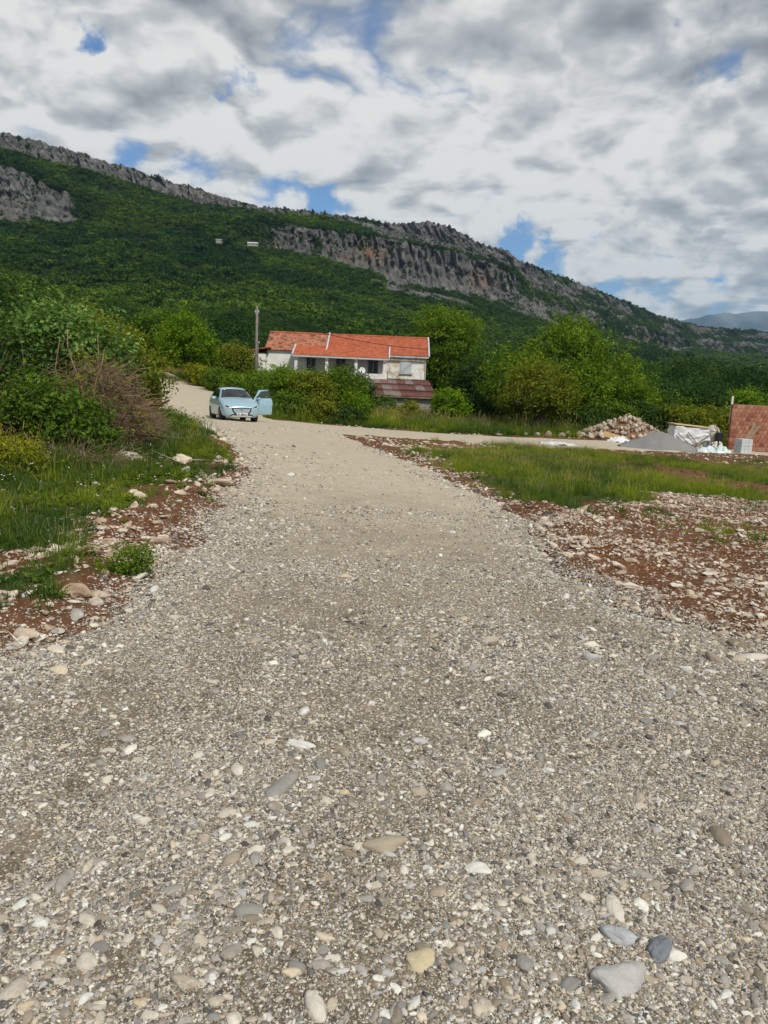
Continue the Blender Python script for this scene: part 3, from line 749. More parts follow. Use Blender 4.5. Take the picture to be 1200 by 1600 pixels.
    plant('bush', 'rounded green bush in the grass beside the lean-to shed', 'bush', P(4.4, 55.5), [ell(0, 0, 1.35, 1.3, 1.2, 1.15), ell(.5, 0, .8, 1.2, 1, .75), ell(-.5, 0, 1.9, .8, .8, .6)], 6500, .17, 'bright', clump=.38, per=20, trunk=.06, nst=10, seed=41)
    plant('bush', 'small yellow-green upright bush in front of the shed wall', 'bush', P(1.5, 55.5), [ell(0, 0, .8, .75, .7, .75), ell(.2, 0, .5, .8, .7, .5)], 3600, .14, 'yellow', clump=.28, per=18, trunk=.04, nst=10, seed=42, up=.9)
    plant('bush', 'dull green bush hiding the foot of the shed door', 'bush', P(-.3, 62), [ell(0, 0, .9, 1.0, .8, .7), ell(-1.1, 0, .7, .9, .8, .6)], 3600, .17, 'mid', clump=.3, per=18, trunk=.05, nst=10, seed=43)
    plant('bush', 'leafy bush against the left end of the shed roof', 'bush', P(-4.7, 66), [ell(0, 0, 1.5, 1.2, 1.1, 1.2), ell(.3, 0, 2.4, .8, .8, .7)], 4500, .19, 'mid', clump=.4, per=20, trunk=.06, nst=10, seed=44)
    plant('bush', 'dark green bush overhanging the right end of the shed roof', 'bush', P(5.3, 68), [ell(0, 0, 1.5, 1.3, 1.1, 1.2), ell(-.5, 0, .9, 1.2, 1, .8)], 4500, .2, 'mid', clump=.4, per=20, trunk=.06, nst=10, seed=45)
    # hedge line behind the building plot
    g = 'hedge behind the building plot'
    for i, (x, y, rx, h, mt, lab) in enumerate([
        (15.2, 52.5, 1.7, 2.3, 'mid', 'green bush right behind the stone pile'),
        (18.0, 53.5, 1.9, 2.6, 'dark', 'dark bush behind the wrapped stack'),
        (20.3, 52.5, 1.7, 2.5, 'olive', 'olive bush behind the concrete mixer'),
        (22.6, 53.5, 1.9, 2.5, 'olive', 'olive bush behind the left edge of the brick wall'),
        (25.4, 54.5, 2.0, 2.8, 'mid', 'green bush behind the brick wall'),
        (28.4, 55.5, 2.0, 2.8, 'mid', 'green bush behind the right end of the brick wall'),
        (17.5, 60, 2.4, 3.9, 'olive', 'olive tree-like bush right of the large bright tree'),
        (21.6, 61, 2.5, 3.7, 'mid', 'mid green bush in the second row behind the mixer'),
        (25.6, 62, 2.6, 3.8, 'dark', 'dark bush in the second row behind the brick wall post'),
        (30.0, 63, 2.8, 4.6, 'bright', 'tall fresh green bush above the brick wall'),
        (7.0, 58, 1.6, 2.2, 'dark', 'dark bush left of the rounded olive tree'),
        (13.4, 50.2, 1.4, 1.7, 'dark', 'dark low bush left of the stone pile top')]):
        plant('bush', lab, 'bush', P(x, y), [ell(0, 0, h*.55, rx, rx*.9, h*.42), ell(-.5*rx, 0, h*.7, rx*.6, rx*.6, h*.3), ell(.5*rx, .1, h*.5, rx*.7, rx*.6, h*.38), ell(0, -.4, h*.26, rx*1.05, rx*.7, h*.26)],
              int(2100*rx*h*.8), .20, mt, g, clump=.42, per=20, trunk=.06, nst=10, seed=60+i)
    # bank on the left, close to the camera
    plant('bush', 'blue-green broad-leaved bush on the bank above the brushwood', 'bush', P(-6.1, 14.6), [ell(0, 0, 1.5, 1.2, 1.1, .8), ell(-.8, 0, 1.35, .9, .9, .75), ell(.6, .2, 1.1, .8, .8, .7), ell(-.1, 0, .7, 1.1, .9, .55), ell(-.3, .2, 2.0, .6, .6, .4)], 9000, .11, 'fig', clump=.24, per=14, trunk=.045, nst=22, seed=80)
    plant('bush', 'olive feathery bush on the bank behind the brushwood', 'bush', P(-6.4, 17.6), [ell(0, 0, 1.5, 1.0, 1.0, .8), ell(.85, .3, .95, .55, .8, .5), ell(-.9, 0, 1.6, 1.0, .9, .85), ell(.1, .2, .7, 1.1, .8, .6)], 20000, .075, 'olive', clump=.24, per=26, trunk=.04, nst=24, seed=81)
    plant('bush', 'yellow-green sapling where the upper road meets the bank', 'bush', P(-10.0, 30.5), [ell(0, 0, 1.5, .7, .7, .7), ell(-.7, 0, 1.2, .7, .7, .6), ell(.2, 0, 2.1, .4, .4, .4)], 5500, .11, 'yellow', clump=.25, per=16, trunk=.035, nst=16, seed=82)
    plant('broadleaf_tree', 'dark tree cut by the picture edge above the bank', 'tree', P(-10.4, 19), [ell(0, 0, 2.1, 1.5, 1.4, 1.4), ell(.3, 0, 1.0, 1.6, 1.4, 1.0)], 14000, .085, 'dark', clump=.26, per=22, trunk=.08, nst=20, seed=83)
    plant('bush', 'deep green vine-covered bush at the foot of the bank', 'bush', P(-5.0, 11.7), [ell(0, 0, .55, .75, .6, .5), ell(.35, 0, .3, .6, .5, .35), ell(-.5, .2, .7, .6, .6, .5)], 8500, .075, 'mid', clump=.17, per=18, trunk=.025, nst=18, seed=84)
    plant('bush', 'dark green bush at the picture edge beside the dead branches', 'bush', P(-7.2, 13.4), [ell(0, 0, .95, 1.15, 1.0, .9), ell(-.8, 0, .6, 1.1, .9, .7)], 9000, .085, 'dark', clump=.22, per=18, trunk=.035, nst=22, seed=85)
    plant('bush', 'low light green bush in the grass at the picture edge', 'bush', P(-4.75, 9.6), [ell(0, 0, .26, .55, .45, .25), ell(-.6, .1, .3, .6, .5, .28)], 5500, .05, 'yellow', clump=.13, per=16, trunk=.012, nst=14, seed=86)
    plant('bush', 'grey-green bush on the road side of the brushwood', 'bush', P(-4.9, 17.0), [ell(0, 0, .14, .6, .8, .2), ell(.3, -1.0, .10, .5, .7, .16)], 4500, .06, 'mid', clump=.16, per=18, trunk=.02, nst=14, seed=87)
    plant('bush', 'thin green creeper growing over the brush heap', 'bush', P(-4.55, 12.6), [ell(-.3, .2, .9, .7, .6, .45), ell(.2, -.1, .4, .5, .5, .4), ell(-.5, .6, 1.3, .5, .5, .3)], 1300, .06, 'olive', clump=.16, per=14, trunk=.012, nst=16, seed=92, shell=.7)
    plant('weed', 'small dense green weed clump at the gravel edge', 'weed', P(-1.9, 5.62, -.01), [ell(0, 0, .10, .16, .14, .10), ell(-.22, -.03, .05, .14, .10, .05), ell(.1, .02, .15, .08, .08, .09), ell(-.05, .05, .19, .07, .07, .06)], 2600, .024, 'fresh', clump=.07, per=12, trunk=.005, nst=14, seed=88)
    plant('weed', 'sprawling green weed on the red soil near the gravel corner', 'weed', P(-2.1, 4.72, -.01), [ell(0, 0, .04, .09, .08, .045), ell(-.1, .03, .03, .07, .06, .03)], 300, .026, 'mid', clump=.06, per=10, trunk=.003, nst=8, seed=89)
    plant('weed', 'small green weed among pebbles right of the road', 'weed', P(1.62, 5.0, 0), [ell(0, 0, .03, .10, .08, .035)], 420, .024, 'mid', clump=.04, per=10, trunk=.003, nst=8, seed=90)
shrubs()

def brushwood():
    r = np.random.default_rng(3)
    def heap(name, label, base, rx, ry, h, n, lean, ln=(.5, 1.5), rad=(.003, .012)):
        root = empty(name, base); tag(root, label, 'brushwood')
        for part, k, rs in (('twigs', n, 1.0), ('branches', n//14, 2.3)):
            mb = MB()
            for _ in range(k):
                a = r.uniform(0, 6.28); q = math.sqrt(r.random())
                x, y = rx*q*math.cos(a), ry*q*math.sin(a)
                top = h*(1-q**2)**.6
                z = r.uniform(.0, 1)**.7*top
                d = Vector((r.normal()*1.0+lean[0]-x*.3, r.normal()*.9+lean[1], r.normal()*.38+lean[2])).normalized()
                L = r.uniform(*ln)*(1 if rs == 1 else 1.25)
                p = Vector((x, y, z))-d*L*.5; pts = []
                bend = Vector(r.normal(size=3)*.55); bend.z -= .25
                for s in np.linspace(0, 1, 6):
                    w = p+d*L*s+bend*L*(s*s-.5*s)+Vector(r.normal(size=3)*.018)
                    w.z = max(w.z, -.02); pts.append(w)
                r0 = r.uniform(*rad)*rs; mb.tube(pts, list(np.linspace(r0, r0*.3, 6)), 3, False)
            mb.build(part, M_TWIG, root, smooth=True)
    heap('brush_pile', 'brown heap of dry cut twigs between bank bushes and road', P(-4.95, 13.3), .80, 1.0, 1.30, 2600, (.1, -.1, -.25), (.35, 1.0), (.0025, .008))
    heap('brush_pile', 'low dry twig tangle at the road end of the brushwood', P(-4.95, 15.2), .45, .8, .5, 700, (.4, -.2, -.3), (.3, .8), (.0025, .007))
    heap('brush_pile', 'pale dead branches lying at the picture edge under the bushes', P(-6.5, 12.0), 1.0, .8, 1.0, 420, (1.0, 0, .1), (.9, 2.0), (.003, .010))
    heap('brush_pile', 'dry stalks lying in the grass below the vine-covered bush', P(-4.5, 11.3), .7, .5, .2, 260, (.4, -.6, .1), (.4, 1.0), (.002, .006))
    mb = MB()
    for (x, y, L, a) in ((-4.6, 12.0, 1.9, .1), (-4.9, 12.6, 2.2, -.25), (-5.2, 12.9, 2.1, .3), (-5.6, 13.3, 2.0, -.1)):
        pts = [Vector((x+a*s*L*.6+.06*math.sin(s*9+x*7), y+.1*s, gz(x, y)+s*L*.85)) for s in np.linspace(0, 1, 8)]
        o = MB().tube(pts, list(np.linspace(.02, .006, 8)), 6).build('dead_stem', M_TWIG, None, smooth=True)
        tag(o, {0: 'bleached dead stem standing before the brush heap', 1: 'crooked dead stem rising above the brush heap top', 2: 'pale dead stem among the bank bushes', 3: 'thin dead stem nearest the picture edge'}[[-4.6, -4.9, -5.2, -5.6].index(x)], 'dead stem')
    pts = [Vector((-5.3, 16.9, gz(-5.3, 16.9)+.30)), Vector((-4.95, 16.7, gz(-4.95, 16.7)+.40)), Vector((-4.68, 16.5, gz(-4.68, 16.5)+.50))]
    tag(MB().tube(pts, [.032, .03, .024], 8).build('log', simple_mat('cut_log', (.16, .09, .06), (.08, .045, .03), 8), None, smooth=True), 'short dark cut branch poking out of the brushwood towards the road', 'branch')
brushwood()

# ------------------------------------------------------------------ grass
def make_grass():
    r = np.random.default_rng(8)
    m = leaf_mat('grass_blades', (.065, .115, .012), (.15, .235, .028), (.33, .33, .12), inst=True, trans=.35)
    mseed = leaf_mat('seed_heads', (.15, .16, .07), (.24, .23, .11), inst=True, trans=.2)
    def tuft(nm, n, h, spread, w, seed_heads=0):
        rr = np.random.default_rng(hash(nm) % 1000 if False else sum(map(ord, nm)))
        V = []; F = []; t = []; mi = []
        for i in range(n):
            a = rr.uniform(0, 6.28); q = spread*math.sqrt(rr.random()); bx, by = q*math.cos(a), q*math.sin(a)
            hh = h*rr.uniform(.5, 1.1); ln = rr.uniform(.15, .6)*hh; da = a+rr.normal()*.7
            dx, dy = math.cos(da)*ln, math.sin(da)*ln; px, py = -math.sin(da)*w*.5, math.cos(da)*w*.5
            k = len(V)
            for s, ww in ((0, 1.0), (.4, .85), (.75, .55), (1, .05)):
                x, y, z = bx+dx*s*s, by+dy*s*s, hh*(s-.22*s*s*ln/hh)
                V += [(x-px*ww, y-py*ww, z), (x+px*ww, y+py*ww, z)]
            for s in range(3): F.append((k+2*s, k+2*s+1, k+2*s+3, k+2*s+2)); t.append(np.clip(rr.normal(.42, .22), 0, 1)); mi.append(0)
            if i < seed_heads:
                k = len(V); x, y, z = bx+dx*.7, by+dy*.7, hh*1.02; z1 = hh*1.28
                V += [(x-.0035, y, z), (x+.0035, y, z), (x+dx*.25+.002, y+dy*.25, z1), (x+dx*.25-.002, y+dy*.25, z1)]
                F.append((k, k+1, k+2, k+3)); t.append(.6); mi.append(1)
        o = mesh_np(nm, np.array(V), np.array(F), m, attrs={'tint': ('FACE', np.array(t))}, link=False)
        o.data.materials.append(mseed); o.data.polygons.foreach_set('material_index', np.array(mi, np.int32))
        return o
    def broad(nm, n, sz):
        rr = np.random.default_rng(sum(map(ord, nm)))
        V, F, t, _ = leaves(rr, [(0, 0, sz*.5, sz, sz, sz*.5)], n, sz*.45, sz*.4, 8, 1.2, .6)
        return mesh_np(nm, V, F, m, attrs={'tint': ('FACE', t*.6)}, link=False)
    coll = protos('grass_tufts', [tuft('a_tuft', 26, .16, .07, .006), tuft('b_tuft', 30, .22, .09, .006), tuft('c_tuft', 26, .32, .10, .007, 5), tuft('d_tuft', 24, .40, .10, .007, 8), broad('e_weed', 60, .09), broad('f_weed', 90, .12)])
    def region(nm, label, x0, x1, y0, y1, dens, hs, pick, zmul=1.0, extra=None):
        n = int((x1-x0)*(y1-y0)*dens)
        x = r.uniform(x0, x1, n); y = r.uniform(y0, y1, n)
        g = grass_amt(x, y)
        if extra is not None: g = g*extra(x, y)
        k = r.random(n) < g*(.35+.9*fbm(x*1.6, y*1.6, 47, 3)); x, y, g = x[k], y[k], g[k]; n = len(x)
        p = np.stack([x, y, hground(x, y)-.012], 1)
        tall = sstep(.45, .65, fbm(x*.35+3, y*.35, 45, 3))
        idx = np.array([pick(q, t) for q, t in zip(r.random(n), tall)], np.int32)
        s = hs*r.uniform(.6, 1.25, n)*(.55+.45*g)
        rot = np.stack([r.normal(0, .12, n), r.normal(0, .12, n), r.uniform(0, 6.28, n)], 1)
        ti = np.clip((fbm(x*.7, y*.7, 48, 4)-.5)*3.4+.5+r.normal(0, .2, n), 0, 1)
        o = scatter(nm, p, rot, np.stack([s*1.1, s*1.1, s*zmul], 1), idx, ti, coll); tag(o, label, 'grass')
    region('grass', 'green grass with white flowers on the left verge', -14, -1.8, 3.2, 20, 120, .86,
           lambda q, t: 0 if q < .30 else 1 if q < .52 else 2 if q < .56+.2*t else 3 if q < .58+.26*t else 4 if q < .90 else 5)
    region('grass', 'seeding grass patch between road and building plot', .4, 24, 8.5, 36, 85, .74,
           lambda q, t: 0 if q < .22-.1*t else 1 if q < .5-.2*t else 2 if q < .72 else 3 if q < .72+.22*t else 4 if q < .97 else 5, 1.0, lambda x, y: sstep(27, 20, x)*(.45+.55*sstep(15.5, 5.5, x)))
    region('grass', 'rough grass and weeds beyond the side track', -30, 40, 40, 74, 10, 2.0,
           lambda q, t: 1 if q < .3 else 2 if q < .6 else 3 if q < .82 else 5, 1.0, lambda x, y: (np.abs(x) < y*.7)*((x > -26)))
    # white umbels in the left verge
    mw = simple_mat('white_petals', (.72, .72, .66), (.55, .56, .48), 40)
    mb = MB()
    rr = np.random.default_rng(4)
    for i in range(150):
        x = rr.uniform(-7.5, -2.6); y = rr.uniform(5.5, 12.5)
        if poly_sd(np.array([x]), np.array([y]), GL)[0] < .25: continue
        z = gz(x, y); h = rr.uniform(.08, .24); w = rr.uniform(.005, .013)
        for q in range(int(rr.integers(1, 4))):
            mb.lathe([(w*.3, 0), (w, .003), (w*.5, .007)], 6, 'Z', (x+rr.normal(0, .02), y+rr.normal(0, .02), z+h+rr.normal(0, .02)))
    o = mb.build('wildflowers', mw); tag(o, 'scattered small white wildflowers in the left verge', 'flowers', None, 'stuff')
make_grass()

# ------------------------------------------------------------------ stones
PEB = [(0.0, (0.077, 0.073, 0.068)), (.12, (0.187, 0.176, 0.165)), (.25, (0.407, 0.380, 0.336)), (.38, (0.231, 0.187, 0.127)), (.50, (0.550, 0.484, 0.380)), (.62, (0.682, 0.638, 0.556)), (.72, (0.308, 0.231, 0.149)), (.82, (0.473, 0.468, 0.462)), (.92, (0.850, 0.842, 0.759)), (1.0, (0.605, 0.484, 0.319))]
LIM = [(0.0, (.44, .34, .24)), (.3, (.60, .49, .37)), (.6, (.70, .61, .49)), (.85, (.76, .70, .60)), (1.0, (.50, .48, .44))]
M_PEB_I = stone_mat('river_pebble_mix', PEB, 'inst'); M_PEB_O = stone_mat('river_pebble', [(0.0, (.26, .25, .235))]+PEB[2:], 'obj')
M_LIM_I = stone_mat('field_limestone_mix', LIM, 'inst', (.17, .075, .042)); M_LIM_O = stone_mat('field_limestone', LIM, 'obj', (.20, .10, .06))
def pebble_mesh(nm, sd, sub, mat, flat=.55):
    r = np.random.default_rng(sd); bm = bmesh.new(); bmesh.ops.create_icosphere(bm, subdivisions=sub, radius=.5)
    ph = r.uniform(0, 6.28, 6); k = r.uniform(.7, 1.0); ex = r.uniform(1.7, 2.3)
    for v in bm.verts:
        c = v.co*2
        d = 1+.17*math.sin(2*c.x+ph[0])*math.cos(1.7*c.y+ph[1])+.12*math.sin(3.1*c.y+2.2*c.z+ph[2])+.06*math.sin(5*c.x+4*c.z+ph[3])+.03*math.sin(9*c.y+7*c.x+ph[4])
        v.co = Vector((c.x*d, c.y*d*k, c.z*d*flat))*.5
    me = bpy.data.meshes.new(nm); bm.to_mesh(me); bm.free()
    me.polygons.foreach_set('use_smooth', np.ones(len(me.polygons), bool)); me.materials.append(mat); return me
def crag_mesh(nm, sd, mat, n=16, flat=.6, cuts=1):
    """angular broken stone: hull of random points, edges softened a little"""
    r = np.random.default_rng(sd); bm = bmesh.new()
    for p in unit(r.normal(size=(n, 3)))*r.uniform(.38, .52, (n, 1)): bm.verts.new((p[0], p[1]*r.uniform(.85, 1.0)*.8, p[2]*flat))
    res = bmesh.ops.convex_hull(bm, input=bm.verts)
    bmesh.ops.delete(bm, geom=[g for g in res['geom_interior'] if isinstance(g, bmesh.types.BMVert)], context='VERTS')
    if cuts:
        bmesh.ops.bevel(bm, geom=list(bm.edges), offset=.035, segments=1, affect='EDGES')
    for v in bm.verts: v.co += Vector(r.normal(size=3)*.012)
    bmesh.ops.triangulate(bm, faces=bm.faces)
    me = bpy.data.meshes.new(nm); bm.to_mesh(me); bm.free(); me.materials.append(mat); return me
def objs(ms): return [bpy.data.objects.new(m.name, m) for m in ms]
peb_coll = protos('pebble_shapes', objs([crag_mesh('pebble_shape_a%d' % i, 70+i, M_PEB_I, 14, .55) for i in range(3)]+[pebble_mesh('pebble_shape_%d' % i, i, 2, M_PEB_I, [.45, .55, .65, .6, .5, .7, .4, .58][i]) for i in range(8)]))
crag_coll = protos('stone_shapes', objs([crag_mesh('stone_shape_%d' % i, 30+i, M_LIM_I, 13+i, [.55, .45, .65, .5, .6, .42, .7, .52][i]) for i in range(8)]))
PEB_M = [pebble_mesh('pebble', 100+i, 3, M_PEB_O, [.42, .52, .6, .48, .56, .66, .5, .45, .58, .4][i]) for i in range(10)]
CRAG_M = [crag_mesh('rock', 130+i, M_LIM_O, 15+i, [.5, .6, .45, .65, .55, .4, .58, .5, .62, .48][i]) for i in range(10)]

def make_pebbles():
    r = np.random.default_rng(9)
    bigs = []; allp = []
    # size class: (mean size, share of ground covered, how much it gathers at the edges and in coarse drifts)
    for s, fr, rough in ((.0055, .30, .0), (.008, .28, .1), (.012, .20, .35), (.017, .11, .7), (.025, .050, .9), (.036, .022, 1.15), (.055, .0075, 1.25), (.085, .0016, 1.35)):
        dmax = min(s*560, 30); dn = fr*(1.35 if s < .02 else 1.0)/(.55*s*s)
        y0, y1 = (.5, dmax)
        x0, x1 = -min(dmax*.62, 6.5)-1.7, min(dmax*.62, 4.9)+1.7
        n = int((x1-x0)*(y1-y0)*dn*2.6)
        x = r.uniform(x0, x1, n); y = r.uniform(y0, y1, n)
        k = np.abs(x) < y*.62+1.7; x, y = x[k], y[k]
        d = d_main(x, y)+edge_wob(x, y)
        drift = fbm(x*.55+2, y*1.1, 51, 4)
        edge = sstep(.75, .05, d)
        # coarse drifts: across the road about 4.5 m out, along both edges and right under the viewer
        patch = np.clip(sstep(.50, .66, drift)+edge*1.9+.75*np.exp(-((y-2.1)/.6)**2)*(.4+drift)+.55*np.exp(-((y-4.6)/.45)**2)*sstep(-.6, .6, x)+1.3*np.exp(-((x-2.0)/.8)**2-((y-4.1)/.8)**2)+.9*np.exp(-((x+1.9)/.5)**2-((y-3.6)/.8)**2)+.5*sstep(.6, 1.3, x)*sstep(3.6, 2.6, y), 0, 2.6)
        w = (1-min(rough, 1.0)*.86 if rough < 1 else .05)+min(rough, 1.4)*patch
        if s < .02: w = w*(.60+.65*sstep(.36, .58, fbm(x*1.5, y*.9, 57, 4)))     # sandy windows where the fines show
        k = (r.random(len(x)) < w/2.6) & (d > -.02-.45*r.random(len(x))**1.6*(1 if s < .05 else 1.4))
        x, y = x[k], y[k]; n = len(x)
        # a few roll off the edge on to the soil
        sz = s*np.exp(r.normal(0, .26, n))
        z = hroad(x, y)
        allp.append(np.stack([x, y, np.maximum(z, hground(x, y)), sz], 1))
    A = np.concatenate(allp)
    dist = np.hypot(A[:, 0], A[:, 1]); app = A[:, 3]/np.hypot(dist, 1.6)
    inv = (np.abs(A[:, 0]) < A[:, 1]*.56+.1) & (A[:, 1] > 1.55)
    order = np.argsort(-(app*inv)); big = order[:300]; rest = order[300:]
    for i in big:
        x, y, z, s = A[i]
        o = bpy.data.objects.new('pebble', PEB_M[int(r.integers(10))]); col.objects.link(o); o.parent = road
        s = min(s, .13); o.location = (x, y, z+s*.02); o.scale = (s*r.uniform(1.0, 1.45), s*r.uniform(.8, 1.05), s*r.uniform(.75, 1.05)); o.rotation_euler = (r.normal(0, .14), r.normal(0, .14), r.uniform(0, 6.28))
    A = A[rest]; n = len(A); s = A[:, 3]
    rot = np.stack([r.normal(0, .28, n), r.normal(0, .28, n), r.uniform(0, 6.28, n)], 1)
    scl = np.stack([s*r.uniform(.95, 1.5, n), s*r.uniform(.75, 1.05, n), s*r.uniform(.7, 1.15, n)], 1)
    P_ = A[:, :3].copy(); P_[:, 2] += s*r.uniform(-.10, .14, n)
    o = scatter('pebbles', P_, rot, scl, r.integers(0, 11, n), r.random(n), peb_coll, road)
    # named single stones the photo shows near the viewer: (x, y, size, flat, yaw)
    for q, (x, y, sx, sy, sz, a, c1, lab) in enumerate((
            (.70, 1.86, .155, .10, .075, .2, (.50, .49, .47), 'largest pale grey cobble set in the gravel near the viewer'),
            (.85, 1.98, .10, .06, .05, 1.2, (.20, .22, .25), 'dark blue-grey cobble beside the largest cobble'),
            (.745, 2.02, .10, .065, .045, -.3, (.46, .48, .50), 'light grey cobble just behind the largest cobble'),
            (-.33, 3.12, .15, .05, .03, -.5, (.74, .72, .67), 'long white flat stone lying across the middle of the road'),
            (.15, 1.88, .09, .06, .04, .3, (.58, .50, .33), 'yellowish flat stone near the lower middle of the picture'))):
        ms = stone_mat('cobble_stone_%d' % q, [(0, tuple(v*.92 for v in c1)), (1, c1)], 'obj')
        o = bpy.data.objects.new('cobble', pebble_mesh('cobble', int(abs(x)*1000), 4, ms, 1.0)); col.objects.link(o)
        o.location = (x, y, float(hroad(np.array([x]), np.array([y]))[0])+sz*.08); o.scale = (sx, sy*1.15, sz); o.rotation_euler = (.05, -.05, a)
        tag(o, lab, 'stone')
make_pebbles()

def make_rocks():
    r = np.random.default_rng(12); out = []
    def zone(poly, n, s0, s1, pw, gmin=.02):
        P_ = np.array(poly); x0, y0 = P_.min(0); x1, y1 = P_.max(0)
        x = r.uniform(x0, x1, n); y = r.uniform(y0, y1, n)
        d = poly_sd(x, y, poly)+(fbm(x*.8, y*.8, 53, 3)-.5)*1.6
        g = grass_amt(x, y); cl = fbm(x*.9, y*.9, 55, 3)
        k = (d > 0) & (r.random(n) < np.clip(1.15-g*1.1, gmin, 1)*np.clip(.35+1.6*(cl-.3), .05, 1)) & (d_road(x, y)+edge_wob(x, y) < .02)
        x, y = x[k], y[k]; s = s0*(1-r.random(len(x))*(1-(s0/s1)**pw))**(-1/pw)
        out.append(np.stack([x, y, hground(x, y), s], 1))
    RR = [(1.4, 8.5), (1.8, 5.4), (2.5, 4.6), (5.5, 3.9), (14, 7), (13, 17.5), (8, 16.6), (5.6, 15.4), (3.4, 12.0), (2.4, 10)]
    zone(RR, 90000, .022, .06, 2.0); zone(RR, 15000, .05, .15, 2.6)
    zone([(.3, 19), (.3, 16.5), (1.1, 12.7), (1.6, 9.5), (2.8, 9), (1.9, 12.6), (1.4, 17), (1.2, 19.5)], 6000, .03, .12, 2.0, .35)
    zone([(-.9, 25.3), (-.2, 20.6), (.7, 16.8), (1.9, 22), (3.5, 26.6), (6, 30.3), (2.2, 28.3), (.3, 26.8)], 2600, .07, .26, 2.2)
    zone([(-1.5, 4.4), (-1.6, 6.4), (-1.9, 8.9), (-3.4, 8.4), (-3.3, 6.6), (-2.4, 5.2), (-3.5, 3), (-1.8, 3)], 7000, .022, .07, 2.0)
    zone([(-1.5, 4.4), (-1.6, 6.4), (-1.9, 8.9), (-3.4, 8.4), (-3.3, 6.6), (-2.4, 5.2), (-3.5, 3), (-1.8, 3)], 700, .06, .17, 2.2)
    zone([(-1.8, 8), (-2.0, 11.6), (-2.8, 14.8), (-4.6, 18.6), (-5.4, 20.2), (-5.9, 20.0), (-5.2, 18.4), (-3.7, 15.4), (-2.7, 12), (-2.35, 9)], 3200, .07, .24, 1.9)
    zone([(-7, 12), (-2.1, 11.5), (-2.0, 9), (-2.4, 5), (-7, 3.5)], 900, .07, .22, 2.0, .16)
    zone([(-7, 12), (-2.1, 11.5), (-2.0, 9), (-2.4, 5), (-7, 3.5)], 4000, .025, .07, 2.0, .05)
    zone([(-4.6, 11.2), (-3.2, 11.2), (-3.0, 12.4), (-4.6, 12.3)], 260, .06, .24, 1.9)
    zone([(8, 16.5), (13, 17.5), (30, 30), (30, 44), (20, 41.5), (12, 37.5), (9, 35.2), (12, 31), (16.5, 33)], 5200, .07, .26, 2.2)
    zone([(6, 44.9), (20, 46), (27, 46), (27, 49.5), (14, 49), (6, 46.6)], 900, .10, .34, 2.0)
    zone([(-5.4, 42.6), (0, 43.4), (6, 44.2), (6, 45), (0, 44.2), (-5.4, 43.6)], 320, .09, .26, 2.0)
    A = np.concatenate(out)
    app = A[:, 3]/np.maximum(A[:, 1], 2); inv = np.abs(A[:, 0]) < A[:, 1]*.54
    order = np.argsort(-(app*inv))
    for i in order[:300]:
        x, y, z, s = A[i]
        o = bpy.data.objects.new('rock', CRAG_M[int(r.integers(10))]); col.objects.link(o); o.parent = ground
        o.location = (x, y, z+s*.08); o.scale = (s*r.uniform(1.0, 1.6), s*r.uniform(.9, 1.2), s*r.uniform(.7, 1.1)); o.rotation_euler = (r.normal(0, .25), r.normal(0, .25), r.uniform(0, 6.28))
    A = A[order[300:]]; n = len(A); s = A[:, 3]
    rot = np.stack([r.normal(0, .35, n), r.normal(0, .35, n), r.uniform(0, 6.28, n)], 1)
    scl = np.stack([s*r.uniform(.95, 1.6, n), s*r.uniform(.8, 1.2, n), s*r.uniform(.6, 1.15, n)], 1)
    P_ = A[:, :3].copy(); P_[:, 2] += s*r.uniform(-.05, .15, n)
    scatter('rubble', P_, rot, scl, r.integers(0, 8, n), r.random(n), crag_coll, ground)
    # boulders that stand out
    for x, y, sx, sy, sz, a, lab in ((-1.62, 5.98, .42, .16, .14, .25, 'long grey boulder at the road edge behind the dense weed'),
                                     (-2.02, 4.93, .24, .17, .13, .3, 'white ragged rock on the red soil by the gravel'),
                                     (-1.86, 4.83, .11, .08, .08, .1, 'smooth blue-grey stone at the gravel edge'),
                                     (-4.0, 11.9, .62, .35, .26, .15, 'flat cream rock slab below the brush heap'),
                                     (-3.2, 12.0, .40, .28, .24, .8, 'tan boulder in the grass right of the flat slab'),
                                     (-2.25, 10.3, .46, .28, .20, -.3, 'grey rounded boulder in the grass at the road edge'),
                                     (-2.02, 9.75, .34, .22, .16, .4, 'pale boulder half buried beside the grass edge'),
                                     (-3.9, 16.6, .60, .30, .22, -.4, 'orange-stained rock on the left road edge'),
                                     (2.05, 6.1, .24, .11, .09, -.5, 'dark grey slab stone among the right-hand rubble'),
                                     (.72, 14.4, .30, .24, .2, .3, 'grey boulder at the corner of the grass and road'),
                                     (6.5, 45.0, .55, .4, .36, .2, 'cream boulder on the far edge of the side track'),
                                     (-2.35, 6.45, .17, .12, .12, .9, 'white pointed stone in the left verge grass')):
        me = crag_mesh('boulder', int(abs(x*y)*100), M_LIM_O, 26, .75); o = bpy.data.objects.new('boulder', me); col.objects.link(o)
        o.location = (x, y, gz(x, y)+sz*.18); o.scale = (sx, sy*1.3, sz*1.3); o.rotation_euler = (0, .06, a); tag(o, lab, 'rock')
make_rocks()

